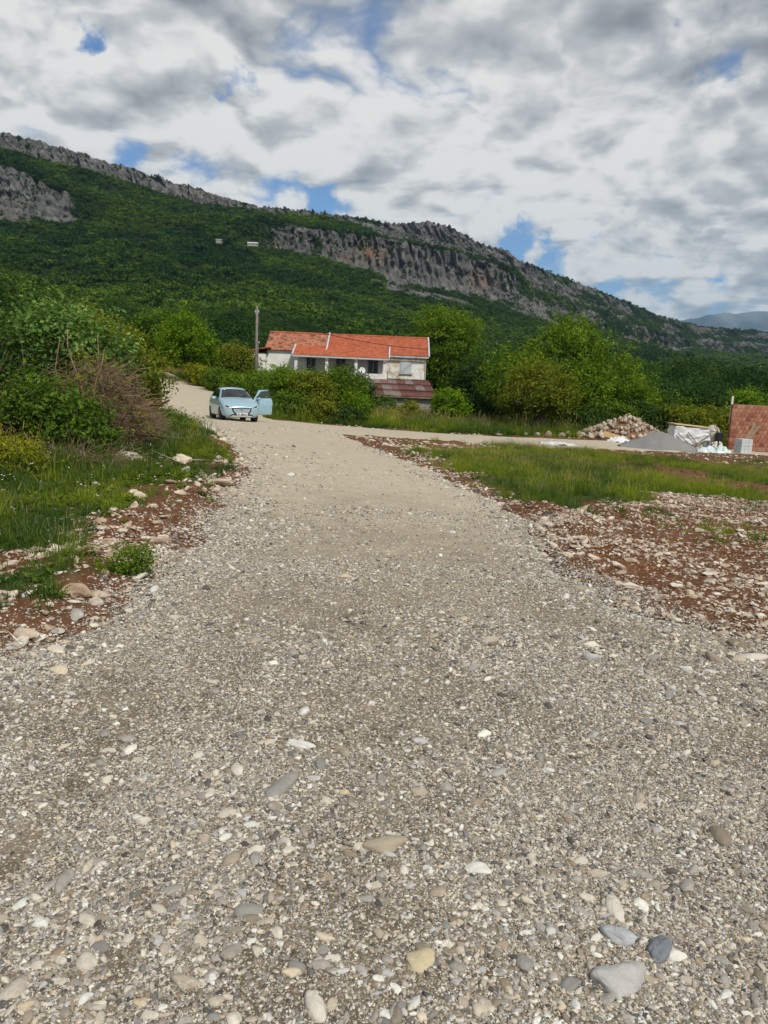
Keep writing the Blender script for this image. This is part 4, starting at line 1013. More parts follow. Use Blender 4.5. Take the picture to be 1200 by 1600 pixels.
# ------------------------------------------------------------------ the house
def wb(mb, name, mat, root, owner=None, **kw):
    """build world-space parts under a thing that stands at root"""
    o = mb.build(name, mat, owner or root, **kw); o.data.transform(Matrix.Translation(-Vector(root.location))); return o
M_PLASTER = simple_mat('white_plaster', (.78, .77, .74), (.64, .63, .61), .8, .9, .1)
def peeling():
    m, t, out = new_mat('peeling_plaster'); tc = t.n('ShaderNodeTexCoord'); ob = tc.outputs['Object']
    n = t.noise(ob, 1.1, 5, .62, .6); n2 = t.noise(ob, 3, 4, .6)
    c = t.ramp(n2, [(.3, (.66, .65, .62)), (.6, (.80, .79, .76))])
    c = t.mix(t.mapr(n, .50, .58, 0, .9), c, t.ramp(n2, [(.3, (.52, .38, .20)), (.7, (.66, .58, .44))]))
    pbsdf(t, out, c, .9, .1, 0, bump(t, n, .3, .05)); return m
M_PEEL = peeling()
def tile_mat(name, a, b, moss):
    m, t, out = new_mat(name); tc = t.n('ShaderNodeTexCoord'); ob = tc.outputs['Object']
    v = t.n('ShaderNodeTexVoronoi', feature='F1'); v.inputs['Scale'].default_value = 3.2; v.inputs['Randomness'].default_value = .6; t.link(ob, v.inputs['Vector'])
    sx = t.n('ShaderNodeSeparateColor'); t.link(v.outputs['Color'], sx.inputs[0])
    c = t.mix(sx.outputs[0], a, b)
    n = t.noise(t.vm('MULTIPLY', ob, (1, 1, 2)), 1.7, 5, .7)
    c = t.mix(t.mapr(n, .52, .60, 0, moss), c, (.075, .05, .04))
    pbsdf(t, out, c, .85, .15); return m
M_TILE = tile_mat('new_roof_tiles', (.36, .092, .046), (.47, .145, .078), .35)
M_TILE_OLD = tile_mat('old_roof_tiles', (.34, .125, .075), (.48, .22, .14), .95)
M_TRIM = simple_mat('pale_trim', (.55, .55, .56), (.42, .42, .43), 3)
M_DARK = simple_mat('dark_window', (.012, .013, .016), (.02, .02, .024), 2, .25, .5)
M_SHUT = simple_mat('pale_shutter', (.60, .62, .66), (.50, .52, .56), 3, .6)
M_GREYCONC = simple_mat('bare_concrete', (.34, .33, .31), (.22, .21, .20), 1.5, .95, .1, 0, .5, .03)
M_WOOD = simple_mat('weathered_timber', (.36, .28, .19), (.22, .165, .11), 7, .9, .1)
M_METAL = simple_mat('dull_metal', (.30, .31, .32), (.20, .20, .21), 5, .5, .5, .4)
def tiled(root, name, mat, x0, x1, y0, z0, y1, z1, course=.36, pitch=.30, owner=None):
    """tiled roof slope from eave (y0,z0) up to ridge (y1,z1); courses overlap, rolls run up the slope"""
    L = math.hypot(y1-y0, z1-z0); nr = max(2, int(L/course)); nx = int((x1-x0)/pitch*4)+1
    xs = np.linspace(x0, x1, nx); ny, nz = -(z1-z0)/L, (y1-y0)/L
    rows = []
    for i in range(nr):
        for s, lift in ((0, .055), (.98, .0)):
            f = (i+s)/nr; rows.append((f, lift))
    V = []
    for f, lift in rows:
        y = y0+(y1-y0)*f; z = z0+(z1-z0)*f
        h = lift+.035*np.abs(np.sin(np.pi*(xs-x0)/pitch))
        V.append(np.stack([xs, y+ny*h, z+nz*h], 1))
    V = np.concatenate(V)-np.array(root.location)
    o = mesh_np(name, V, grid_faces(len(rows), nx), mat, owner or root)
    sl = o.modifiers.new('thickness', 'SOLIDIFY'); sl.thickness = .05; sl.offset = -1
    return o
def house():
    h = empty('house', (-4.4, 78, -1.3)); tag(h, 'two-storey white house with red tiled roofs and a covered porch', 'house')
    mb = MB(); mb.box(-12.3, -.9, 78, 85, -2.2, 3.93); wb(mb, 'wall', M_PLASTER, h)
    mb = MB(); mb.box(-.897, 3.55, 77.9, 85, -2.2, 3.88); wb(mb, 'wall', M_PEEL, h)['label'] = 'plaster wall with ochre peeling patches'
    for x in (-12.29, 3.54):
        mb = MB(); mb.add([(x, 78, 3.8), (x, 85, 3.8), (x, 81.5, 5.6), (x+.012, 78, 3.8), (x+.012, 85, 3.8), (x+.012, 81.5, 5.6)], [(0, 1, 2), (3, 5, 4), (0, 3, 4, 1), (1, 4, 5, 2), (2, 5, 3, 0)]); wb(mb, 'gable', M_PLASTER, h)
    tiled(h, 'roof_slope', M_TILE_OLD, -12.6, -6.45, 77.75, 3.84, 81.5, 5.72)['label'] = 'old mottled tile roof slope'
    tiled(h, 'roof_slope', M_TILE, -6.45, 3.75, 77.6, 3.82, 81.5, 5.75)
    tiled(h, 'roof_slope', M_TILE, -12.6, 3.75, 85.3, 3.84, 81.5, 5.72)
    o = wb(MB().tube([(-12.6, 81.5, 5.78), (3.8, 81.5, 5.8)], .11, 8), 'ridge_cap', M_TILE, h)
    tiled(h, 'porch_roof', M_TILE, -9.5, -.2, 75.9, 3.42, 78.9, 4.50)
    for (x, ya, za, yb, zb) in ((-6.4, 77.6, 3.97, 81.4, 5.9), (3.8, 77.5, 3.9, 81.5, 5.84), (-9.55, 75.85, 3.50, 78.6, 4.5), (-.14, 75.85, 3.50, 78.9, 4.6)):
        v = Vector((0, yb-ya, zb-za)); n = v.cross(Vector((1, 0, 0))).normalized(); a = Vector((x, ya, za)); b = Vector((x, yb, zb))
        q = Vector((.07, 0, 0)); t_ = Vector((0, 0, .09))
        wb(MB().add([a-q-t_, a+q-t_, b+q-t_, b-q-t_, a-q+t_, a+q+t_, b+q+t_, b-q+t_], [(0,3,2,1),(4,5,6,7),(0,1,5,4),(1,2,6,5),(2,3,7,6),(3,0,4,7)]), 'verge_trim', M_TRIM, h)
    wb(MB().box(-9.5, -.2, 75.78, 75.88, 3.27, 3.42), 'gutter', M_TRIM, h)
    wb(MB().box(-.2, 3.75, 77.46, 77.58, 3.66, 3.80), 'gutter', M_TRIM, h)
    wb(MB().tube([(3.5, 77.84, 3.7), (3.5, 77.84, -1.6)], .05, 8), 'downpipe', M_TRIM, h)
    wb(MB().box(-9.4, -.3, 75.95, 77.99, 1.15, 1.40), 'porch_floor', M_GREYCONC, h)
    wb(MB().box(-9.4, -.3, 75.95, 77.99, -2.1, 1.148), 'porch_base', M_GREYCONC, h)
    wb(MB().box(-9.4, -.3, 75.93, 76.05, 1.402, 1.95), 'parapet', M_PLASTER, h)
    for x in (-9.2, -6.2, -3.35, -.55):
        wb(MB().box(x-.14, x+.14, 76.06, 76.32, 1.402, 3.30), 'column', M_PLASTER, h)
    for (x0, x1, z0, z1, lab) in ((-8.35, -7.5, 1.5, 3.2, 0), (-5.4, -4.5, 1.4, 3.25, 0), (-2.2, -1.25, 1.5, 3.25, 0)):
        w = wb(MB().box(x0-.07, x1+.07, 77.94, 77.995, z0-.05, z1+.07), 'window', M_TRIM, h)
        wb(MB().box(x0, (x0+x1)/2-.03, 77.925, 77.938, z0+.35, z1), 'pane', M_DARK, h, w); wb(MB().box((x0+x1)/2+.03, x1, 77.925, 77.938, z0+.35, z1), 'pane', M_DARK, h, w)
        wb(MB().box(x0, x1, 77.925, 77.938, z0, z0+.3), 'pane', M_DARK, h, w)
    w = wb(MB().box(.98, 2.14, 77.82, 77.895, 2.12, 3.28), 'window', M_TRIM, h)
    for i in range(14):
        z = 2.19+i*.073
        wb(MB().box(1.06, 2.06, 77.79, 77.82, z, z+.062), 'shutter_slat', M_SHUT, h, w)
    wb(MB().box(.92, 2.2, 77.74, 77.86, 2.05, 2.115), 'sill', M_TRIM, h, w)
    # stair rail from porch to yard
    wb(MB().tube([(-.25, 75.98, 2.3), (-.2, 75.98, 1.3)], .04, 6).tube([(-.2, 76, 2.3), (1.9, 75.9, 1.1)], .03, 6), 'stair_rail', M_METAL, h)
    # white annex at the left with its own mono-pitch tile roof
    wb(MB().box(-15.1, -12.31, 76.9, 83, -1.9, 3.42), 'annex_wall', M_PLASTER, h)
    V = [(-15.5, 76.6, 3.50), (-11.9, 76.6, 4.12), (-11.9, 83.2, 4.12), (-15.5, 83.2, 3.50)]
    wb(MB().add([(x, y, z-.09) for x, y, z in V]+V, [(0,3,2,1),(4,5,6,7),(0,1,5,4),(1,2,6,5),(2,3,7,6),(3,0,4,7)]), 'annex_roof', M_TILE, h)
    wb(MB().box(-14.2, -13.5, 76.86, 76.91, 1.6, 2.6), 'window', M_DARK, h)
    # dish on the parapet
    d = empty('satellite_dish', (-2.75, 75.85, 1.95)); tag(d, 'white satellite dish on the porch parapet', 'satellite dish')
    mb = MB(); M = Matrix.Rotation(R(68), 4, 'X') @ Matrix.Rotation(R(0), 4, 'Z')
    prof = [(.001, .0), (.12, .012), (.24, .045), (.33, .09), (.345, .092), (.24, .03), (.1, -.01), (.001, -.015)]
    mb.lathe(prof, 24)
    mb.v = [tuple(M @ Vector(v)+Vector((0, -.10, .22))) for v in mb.v]; mb.build('reflector', simple_mat('white_enamel', (.78, .78, .78), (.68, .68, .68), 3, .4), d, smooth=True)
    MB().tube([(0, .05, 0), (0, -.02, .2)], .025, 6).build('mount', M_METAL, d)
    MB().tube([(0, -.12, -.02), (0, -.42, .2), (0, -.42, .26)], .014, 6).build('feed_arm', M_METAL, d)
    c = empty('chair', (-4.3, 76.5, 1.402)); tag(c, 'white garden chair on the porch left of the dish', 'chair')
    mw = MATS['white_enamel']
    MB().box(-.25, .25, -.25, .25, .40, .44).build('seat', mw, c); MB().box(-.25, .25, .22, .26, .44, .95).build('backrest', mw, c)
    for x in (-.22, .22):
        for y in (-.22, .22): MB().box(x-.02, x+.02, y-.02, y+.02, 0, .40).build('leg', mw, c)
house()

def corrugated():
    """shed roof: sheets of corrugated fibre-cement and rusty metal, each its own piece"""
    s = empty('shed', (.7, 72.5, -1.75)); tag(s, 'low block lean-to shed with patched rusty corrugated roof', 'shed')
    m, t, out = new_mat('block_wall'); tc = t.n('ShaderNodeTexCoord')
    mp = t.n('ShaderNodeMapping'); mp.inputs['Rotation'].default_value = (R(90), 0, 0); t.link(tc.outputs['Object'], mp.inputs[0])
    br = t.n('ShaderNodeTexBrick'); t.link(mp.outputs[0], br.inputs['Vector'])
    for k, v in (('Scale', 1.0), ('Brick Width', .4), ('Row Height', .2), ('Mortar Size', .012), ('Color1', (.30, .285, .26, 1)), ('Color2', (.40, .375, .34, 1)), ('Mortar', (.19, .18, .165, 1))): br.inputs[k].default_value = v
    n = t.noise(tc.outputs['Object'], 2.5, 5, .6)
    pbsdf(t, out, t.mix(t.mapr(n, .4, .7, 0, .6), br.outputs[0], (.20, .17, .13)), .95, .1, 0, bump(t, br.outputs[1], -.5, .02))
    wb(MB().box(-2.6, -.62, 71.4, 71.7, -2.1, .05), 'wall', m, s); wb(MB().box(.78, 3.9, 71.4, 71.7, -2.1, .02), 'wall', m, s)
    wb(MB().box(-.618, .778, 71.4, 71.7, -.16, .02), 'lintel', M_GREYCONC, s)
    wb(MB().box(3.6, 3.9, 71.702, 76, -2.1, .05), 'wall', m, s); wb(MB().box(-2.6, -2.3, 71.702, 76, -2.1, .05), 'wall', m, s)
    wb(MB().box(-2.6, 3.9, 76.0, 76.05, -2.1, 1.3), 'wall', m, s)
    wb(MB().box(1.85, 2.05, 71.37, 71.398, -.65, -.05), 'vent_slot', M_DARK, s)
    d = wb(MB().box(-.60, .76, 71.34, 71.44, -2.0, -.17), 'door', simple_mat('pale_blue_door', (.36, .43, .50), (.26, .32, .38), 3, .6), s)
    for i in range(6): wb(MB().box(-.58+i*.222, -.58+i*.222+.205, 71.315, 71.34, -1.95, -.55), 'board', MATS['pale_blue_door'], s, d)
    wb(MB().box(-.3, .46, 71.318, 71.342, -.46, -.22), 'vent_pane', simple_mat('frosted_pane', (.22, .26, .30), (.16, .19, .22), 3, .4), s, d)
    cols = [simple_mat('sheet_grey_lichen', (.25, .20, .175), (.14, .105, .09), 3), simple_mat('sheet_rust_red', (.17, .070, .060), (.09, .040, .035), 3), simple_mat('sheet_faded_red', (.23, .12, .10), (.14, .07, .06), 3)]
    pat = [[0, 2, 1, 0, 0, 1, 1, 1, 1], [2, 0, 1, 0, 2, 1, 1, 0, 1], [0, 0, 0, 2, 0, 1, 0, 1, 1]]
    x0, x1 = -3.0, 4.1; nx = 9; w = (x1-x0)/nx
    ys = [(70.95, 72.9), (72.75, 74.7), (74.55, 76.35)]
    zf = lambda y: .05+(y-70.95)*(1.5-.05)/(76.35-70.95)
    r = np.random.default_rng(6)
    for j, (ya, yb) in enumerate(ys):
        for i in range(nx):
            n = 25; u = np.linspace(x0+i*w-.03, x0+(i+1)*w+.03, n)
            k = .035*np.sin(2*np.pi*u/.177)
            dz = j*.045+(i % 2)*.012+r.normal(0, .008); sk = r.normal(0, .02)
            V = np.concatenate([np.stack([u+(.85 if False else 0), np.full(n, ya)+sk, zf(ya)+k+dz], 1), np.stack([u, np.full(n, yb), zf(yb)+k+dz-.02], 1)])-np.array(s.location)
            # sheets lean with the skewed shed: shift along x towards the ridge
            V[n:, 0] -= .42*(yb-ya)/1.9*.5; V[:, 0] -= .21*j
            V[:, 0] += .25
            o = mesh_np('roof_sheet', V, grid_faces(2, n), cols[pat[j][i]], s, smooth=True)
            sl = o.modifiers.new('thickness', 'SOLIDIFY'); sl.thickness = .012
    wb(MB().box(-2.8, 4.2, 71.0, 71.09, -.10, -.0), 'rafter_beam', M_WOOD, s)
corrugated()

def pole_and_cable():
    p = empty('utility_pole', (-10.65, 62, gz(-10.65, 62)-.3)); tag(p, 'grey concrete utility pole in front of the white annex', 'pole')
    H = 6.75-p.location.z
    MB().tube([(0, 0, 0), (.0, 0, H*.5), (.02, 0, H)], [.13, .11, .09], 10).build('shaft', simple_mat('pole_concrete', (.24, .215, .19), (.14, .125, .11), 4, .95, .1), p, smooth=True)
    MB().box(-.16, .16, -.05, .05, H-.62, H-.50).build('crossbar', M_METAL, p)
    for x in (-.12, .12): MB().lathe([(.02, 0), (.045, .03), (.03, .08), (.04, .1), (.02, .14)], 8, 'Z', (x, 0, H-.5)).build('insulator', M_SHUT, p)
    MB().tube([(.135, .03, 0), (.14, .03, H*.62), (.12, .02, H*.62+.03)], .025, 6).build('conduit', M_METAL, p)
    MB().lathe([(.0, 0), (.05, .01), (.05, .1), (.0, .12)], 8, 'Z', (.2, 0, H*.60)).build('lamp', M_SHUT, p)
    a = Vector((-10.53, 62, 6.0)); b = Vector((3.62, 77.6, 4.55)); pts = []
    for s in np.linspace(0, 1, 24): q = a.lerp(b, s); q.z -= .45*4*s*(1-s); pts.append(q)
    tag(MB().tube(pts, .028, 5).build('overhead_cable', simple_mat('black_cable', (.02, .02, .02), (.015, .015, .015), 3), None, smooth=True), 'black overhead cable running from the pole across the red roof', 'cable')
    b = Vector((-40, 47, 10)); pts = []
pole_and_cable()

def panels():
    g = empty('gate', (7.0, 68, gz(7, 68))); tag(g, 'grey metal gate panels under the very dark tree', 'gate')
    m = simple_mat('grey_sheet_metal', (.30, .33, .37), (.22, .25, .29), 3, .6); m2 = simple_mat('blue_sheet_metal', (.20, .25, .32), (.14, .18, .24), 3, .6)
    MB().box(-.1, .5, 0, .14, -.2, 1.65).build('gate_post', M_GREYCONC, g); MB().box(.52, 1.1, .03, .08, .1, 1.45).build('gate_panel', m2, g); MB().box(1.12, 1.7, .03, .08, .1, 1.4).build('gate_panel', m2, g)
panels()

def far_houses():
    mr = simple_mat('far_red_roof', (.40, .14, .08), (.3, .1, .06), .5); mw = simple_mat('far_white_wall', (.70, .70, .68), (.6, .6, .58), .5); mp = simple_mat('far_pale_roof', (.74, .76, .78), (.66, .68, .70), .5)
    for x, y, z, w, d, hh, roof, lab in ((-211, 783, 126.2, 4.2, 5, 3.6, mr, 'tiny far house with red roof on the forest slope'), (-172.5, 783, 125.2, 5, 5, 2.8, M_GREYCONC, 'tiny far grey stone house in the middle of the slope'), (-139.5, 783, 123.6, 9.5, 6, 2.8, mp, 'far long white house on the slope below the cliff')):
        h = empty('far_house', (x, y, z)); tag(h, lab, 'house', 'far houses in the forest')
        MB().box(-w/2, w/2, -d/2, d/2, -1.5, hh*.6).build('wall', mw if roof is mr else M_GREYCONC, h)
        e = .4
        MB().add([(-w/2-e, -d/2-e, hh*.6), (w/2+e, -d/2-e, hh*.6), (w/2+e, d/2+e, hh*.6), (-w/2-e, d/2+e, hh*.6), (-w/2-e, 0, hh), (w/2+e, 0, hh)], [(0, 1, 5, 4), (2, 3, 4, 5), (0, 4, 3), (1, 2, 5), (0, 3, 2, 1)]).build('roof', roof, h)
far_houses()

# ------------------------------------------------------------------ building plot
def plot():
    r = np.random.default_rng(14)
    # brick wall under construction
    bx, by = 20.62, 46.6; bz = gz(22, by)-.25
    w = empty('brick_wall', (bx, by, bz), .0); tag(w, 'unfinished red hollow-brick wall at the picture edge', 'wall')
    m, t, out = new_mat('hollow_brick')
    oi = t.n('ShaderNodeObjectInfo'); tc = t.n('ShaderNodeTexCoord'); ob = tc.outputs['Object']
    c = t.ramp(oi.outputs['Random'], [(0, (.20, .060, .036)), (.3, (.33, .125, .075)), (.6, (.40, .175, .110)), (1, (.46, .235, .155))])
    wv = t.n('ShaderNodeTexWave', wave_type='BANDS', bands_direction='X'); wv.inputs['Scale'].default_value = 8; wv.inputs['Distortion'].default_value = .4; t.link(ob, wv.inputs[0])
    n = t.noise(ob, 9, 4, .6)
    c = t.mix(t.mapr(n, .45, .7, 0, .35), c, (.50, .40, .33)); c = t.mix(t.m('MULTIPLY', wv.outputs[1], .25), c, (.14, .05, .03))
    pbsdf(t, out, c, .95, .1, 0, bump(t, wv.outputs[1], .6, .01))
    mm = simple_mat('mortar', (.36, .33, .30), (.26, .24, .22), 6)
    nrow = int(round((.98-bz)/.25)); L = 5.2
    MB().box(.02, L-.02, .02, .23, 0, nrow*.25-.02).build('mortar_core', mm, w)
    mesh = {}
    def bm_(lx, ly):
        if (lx, ly) not in mesh:
            b = bmesh.new(); bmesh.ops.create_cube(b, size=1); bmesh.ops.scale(b, vec=(lx-.014, ly, .236), verts=b.verts); bmesh.ops.bevel(b, geom=list(b.edges), offset=.006, segments=1, affect='EDGES')
            me = bpy.data.meshes.new('brick'); b.to_mesh(me); b.free(); me.materials.append(m); mesh[(lx, ly)] = me
        return mesh[(lx, ly)]
    for j in range(nrow):
        x = 0 if j % 2 == 0 else 0
        lens = ([.25] if j % 2 else [.38])+[.25]*30
        for l in lens:
            if x+l > L: break
            o = bpy.data.objects.new('brick', bm_(l, .26)); col.objects.link(o); o.parent = w
            o.location = (x+l/2, .125+r.normal(0, .004), j*.25+.125); o.rotation_euler = (0, 0, r.normal(0, .006)); x += l
    MB().box(.0, .12, .27, .31, nrow*.25-1.2, nrow*.25+.48).build('timber_batten', simple_mat('new_timber', (.70, .64, .52), (.58, .50, .38), 9), w)
    # heap of field stones
    sx, sy = 14.1, 47.2; sz = gz(sx, sy)
    s = empty('stone_pile', (sx, sy, sz)); tag(s, 'heap of cream and brown field stones beside the side track', 'stone pile')
    MS = stone_mat('heap_stone', [(0, (.30, .21, .15)), (.3, (.46, .36, .27)), (.6, (.56, .48, .39)), (1, (.62, .57, .50))], 'obj', (.24, .13, .075))
    SM = [crag_mesh('stone', 230+i, MS, 16+i, .8) for i in range(9)]
    def hp(x, y):
        q = math.hypot((x-.5)/(3.0 if x < .5 else 2.5), y/1.8); return 1.5*max(0, 1-q)**.9
    V = []; nn = 30
    for i in range(nn+1):
        for j in range(nn+1):
            x, y = -2.6+5.8*i/nn, -1.9+3.8*j/nn; V.append((x, y, hp(x, y)*.93-.08))
    mesh_np('soil_core', np.array(V), grid_faces(nn+1, nn+1)[:, ::-1], simple_mat('clay_soil', (.22, .12, .06), (.12, .06, .035), 4), s, smooth=True)
    k = 0
    while k < 260:
        x, y = r.uniform(-2.5, 3.1), r.uniform(-1.75, 1.2)
        z = hp(x, y)
        if z <= 0.02: continue
        sc = r.uniform(.18, .46)*(1.1 if z < .4 else .95); o = bpy.data.objects.new('stone', SM[int(r.integers(9))]); col.objects.link(o); o.parent = s
        o.location = (x, y, z+sc*r.uniform(-.1, .22)); o.scale = (sc*1.15, sc, sc); o.rotation_euler = tuple(r.uniform(0, 6.28, 3)); k += 1
    # white boulders lined up from the heap along the track
    for i, (x, y, q, lab) in enumerate(((11.7, 46.6, .62, 'big pale boulder touching the left foot of the stone heap'), (11.0, 46.9, .55, 'pale boulder second left of the stone heap in the back row'), (10.5, 46.4, .50, 'middle-sized boulder midway along the row left of the heap'), (9.7, 46.6, .62, 'big rounded boulder near the far end of the row'),
            (9.0, 46.3, .42, 'second last boulder of the row away from the heap'), (12.1, 45.9, .5, 'pale boulder right in front of the heap foot'), (11.4, 45.8, .4, 'small boulder before the big one at the heap foot'), (12.6, 46.3, .55, 'boulder half covered by the left slope of the heap'), (8.3, 46.2, .36, 'small last boulder of the row nearest the olive tree trunk'), (12.9, 45.3, .38, 'small boulder closest to the white bag before the heap'))):
        o = bpy.data.objects.new('boulder', crag_mesh('boulder', 330+i, MS, 30, .8)); col.objects.link(o); o.location = (x, y, gz(x, y)+q*.22); o.scale = (q, q*.9, q); o.rotation_euler = (0, 0, i*1.3)
        tag(o, lab, 'rock', 'boulders beside the stone heap')
    # gravel heaps
    m, t, out = new_mat('grey_aggregate'); tc = t.n('ShaderNodeTexCoord'); n = t.noise(tc.outputs['Object'], 45, 4, .7); n2 = t.noise(tc.outputs['Object'], 1.2, 4, .6)
    pbsdf(t, out, t.mix(t.mapr(n2, .4, .65, 0, .4), t.ramp(n, [(.3, (.13, .13, .135)), (.6, (.25, .25, .25)), (.8, (.36, .355, .35))]), (.31, .30, .28)), .95, .1, 0, bump(t, n, .8, .03))
    def mound(name, lab, x0, y0, rx, ry, h, sd, ridge=0.0):
        n = 60; q = np.linspace(-1.15, 1.15, n); X, Y = np.meshgrid(q, q, indexing='ij')
        rr = np.hypot(X/(1+ridge*(1-np.abs(Y))), Y)+(fbm(X*2+sd, Y*2, sd, 3)-.5)*.16
        Z = h*np.clip(1-rr, 0, 1)**.95; Z = np.where(Z > h*.86, h*.86+(Z-h*.86)*.4, Z)+(fbm(X*8, Y*8, sd+3, 3)-.5)*.05
        g = hground(x0+X*rx, y0+Y*ry)-gz(x0, y0)
        Z = Z+np.where(rr > 1.0, -.12, g)
        o = mesh_np(name, np.stack([X*rx, Y*ry, Z], -1).reshape(-1, 3), grid_faces(n, n), m, smooth=True); o.location = (x0, y0, gz(x0, y0)); tag(o, lab, 'gravel heap'); return o
    mound('gravel_heap', 'large smooth grey gravel heap on the building plot', 14.45, 40.9, 1.85, 1.4, 1.05, 5, .3)
    mound('gravel_heap', 'smaller grey gravel heap behind the concrete mixer', 17.4, 43.4, 1.15, 1.1, 1.15, 9)
    # stack wrapped in torn white plastic, board on top
    k = empty('wrapped_stack', (16.35, 42.0, gz(16.35, 42.0)), -.1); tag(k, 'stack wrapped in torn white plastic with a yellow board on top', 'wrapped stack')
    mpl, t, out = new_mat('white_plastic_sheet'); tc = t.n('ShaderNodeTexCoord'); n = t.noise(tc.outputs['Object'], 5, 5, .6, 1.5)
    pbsdf(t, out, t.ramp(n, [(.3, (.52, .54, .57)), (.6, (.74, .75, .77))]), .35, .5, 0, bump(t, n, .8, .06))
    for ix in range(3):
        for iz in range(3): MB().box(-.72+ix*.47, -.72+ix*.47+.45, -.5, .5, .12+iz*.36, .12+iz*.36+.345).build('block', simple_mat('pale_block', (.55, .52, .47), (.42, .39, .34), 5) if 'pale_block' not in MATS else MATS['pale_block'], k)
    nx, nz = 60, 24; V = []
    for j in range(nz):
        f = j/(nz-1)
        for i in range(nx):
            a = 2*math.pi*i/(nx-1); cx = max(-1, min(1, 1.5*math.cos(a))); cy = max(-1, min(1, 1.5*math.sin(a)))
            wob = (float(vnoise(np.array([i*.35]), np.array([j*.3]), 7)[0])-.5)
            fl = 1+.10*(1-f)+.14*wob
            hang = float(vnoise(np.array([i*.22]), np.array([0.]), 9)[0])
            z = 1.32-(1-f)*(.55+.85*hang)+.04*wob
            V.append((cx*.86*fl, cy*.62*fl, z))
    o = mesh_np('plastic_wrap', np.array(V), grid_faces(nz, nx), mpl, k, smooth=True); o.modifiers.new('thickness', 'SOLIDIFY').thickness = .006
    MB().obox(Matrix.Translation((0, 0, 1.37)) @ Matrix.Rotation(R(4), 4, 'Y'), 1.85, 1.35, .06).build('board', simple_mat('yellow_board', (.60, .48, .26), (.48, .36, .18), 4), k, bevel=.01)
    for x, a in ((-.35, 40), (.15, 48), (.5, -38)):
        MB().obox(Matrix.Translation((x, -.74, .62)) @ Matrix.Rotation(R(a), 4, 'Y'), 1.1, .03, .05).build('batten', MATS['weathered_timber'], k)
    MB().lathe([(.001, 0), (.16, .02), (.2, .25), (.17, .75), (.1, 1.0), (.001, 1.04)], 10, 'Z', (.82, -.3, .3)).build('plastic_fold', mpl, k, smooth=True)
    # concrete mixer
    k = empty('concrete_mixer', (17.95, 42.6, gz(17.95, 42.6)), .25); tag(k, 'small concrete mixer with cream drum and black motor box', 'concrete mixer')
    md = simple_mat('mixer_cream', (.48, .45, .38), (.34, .31, .26), 4, .6); mk = simple_mat('mixer_black', (.012, .014, .022), (.02, .02, .025), 4, .5)
    mb = MB(); mb.lathe([(.02, -.42), (.20, -.40), (.36, -.16), (.385, -.02), (.385, .10), (.30, .32), (.20, .46), (.185, .46), (.28, .30), (.36, .08), (.30, -.2), (.02, -.3)], 22)
    Md = Matrix.Translation((0, .05, .98)) @ Matrix.Rotation(R(-28), 4, 'X') @ Matrix.Rotation(R(12), 4, 'Y'); mb.v = [tuple(Md @ Vector(v)) for v in mb.v]; dr = mb.build('drum', md, k, smooth=True)
    mb = MB(); mb.lathe([(.375, -.05), (.415, -.04), (.415, .01), (.375, .02)], 22); mb.v = [tuple(Md @ Vector(v)) for v in mb.v]; mb.build('ring_gear', M_METAL, k, dr and 0)
    MB().box(-.17, .17, -.62, -.38, .62, 1.10).build('motor_box', mk, k, bevel=.03)
    for a, b in (((-.42, -.4, 0), (-.08, -.3, .72)), ((.42, -.4, 0), (.08, -.3, .72)), ((-.42, .45, 0), (-.1, .3, .72)), ((.42, .45, 0), (.1, .3, .72))): MB().tube([a, b], .03, 6).build('leg', M_METAL, k)
    MB().tube([(0, -.5, .0), (0, -.5, .65)], .04, 6).build('leg', mk, k)
    MB().tube([(-.42, -.4, .2), (.42, -.4, .2)], .022, 6).build('stretcher', M_METAL, k)
    MB().tube([(0, -.45, 1.0), (-.02, -.3, 1.32), (.0, -.1, 1.52)], .028, 6).build('handle', simple_mat('rusty_handle', (.36, .14, .06), (.24, .09, .04), 6), k)
    for x in (-.45, .45):
        mb = MB(); mb.lathe([(.02, -.04), (.13, -.04), (.15, 0), (.13, .04), (.02, .04)], 14, 'X', (x, .5, .14)); mb.build('wheel', mk, k, smooth=True)
    # strapped pallet of pale blocks
    k = empty('block_pallet', (19.45, 42.1, gz(19.45, 42.1)), .22); tag(k, 'strapped pallet of pale grey blocks before the brick wall', 'pallet'); k.scale = (.8, .8, .85)
    mpb = simple_mat('pale_grey_block', (.56, .60, .62), (.44, .48, .50), 6); 
    for x in (-.36, 0, .36): MB().box(x-.06, x+.06, -.38, .38, -.02, .08).build('pallet_bearer', M_WOOD, k)
    for y in (-.3, -.1, .1, .3): MB().box(-.42, .42, y-.06, y+.06, .081, .10).build('pallet_board', M_WOOD, k)
    for iz in range(4):
        for ix in range(3):
            for iy in range(2): MB().box(-.42+ix*.282, -.42+ix*.282+.275, -.38+iy*.382, -.38+iy*.382+.375, .102+iz*.225, .102+iz*.225+.22).build('block', mpb, k, bevel=.008)
    MB().box(-.425, .425, -.385, .385, .56, .575).build('strap', simple_mat('grey_strap', (.35, .37, .38), None, 5), k)
    for i, (x, z, a) in enumerate(((20.25, 0, 24), (20.45, 0, 32))):
        o = MB().obox(Matrix.Rotation(R(a), 4, 'Y'), .14, .035, 2.0).build('plank', M_WOOD, None); o.location = (x, 43.6+i*.12, gz(x, 43.6)+.78); tag(o, ['pale plank leaning behind the pallet of blocks', 'darker plank leaning farthest right behind the pallet'][i], 'plank')
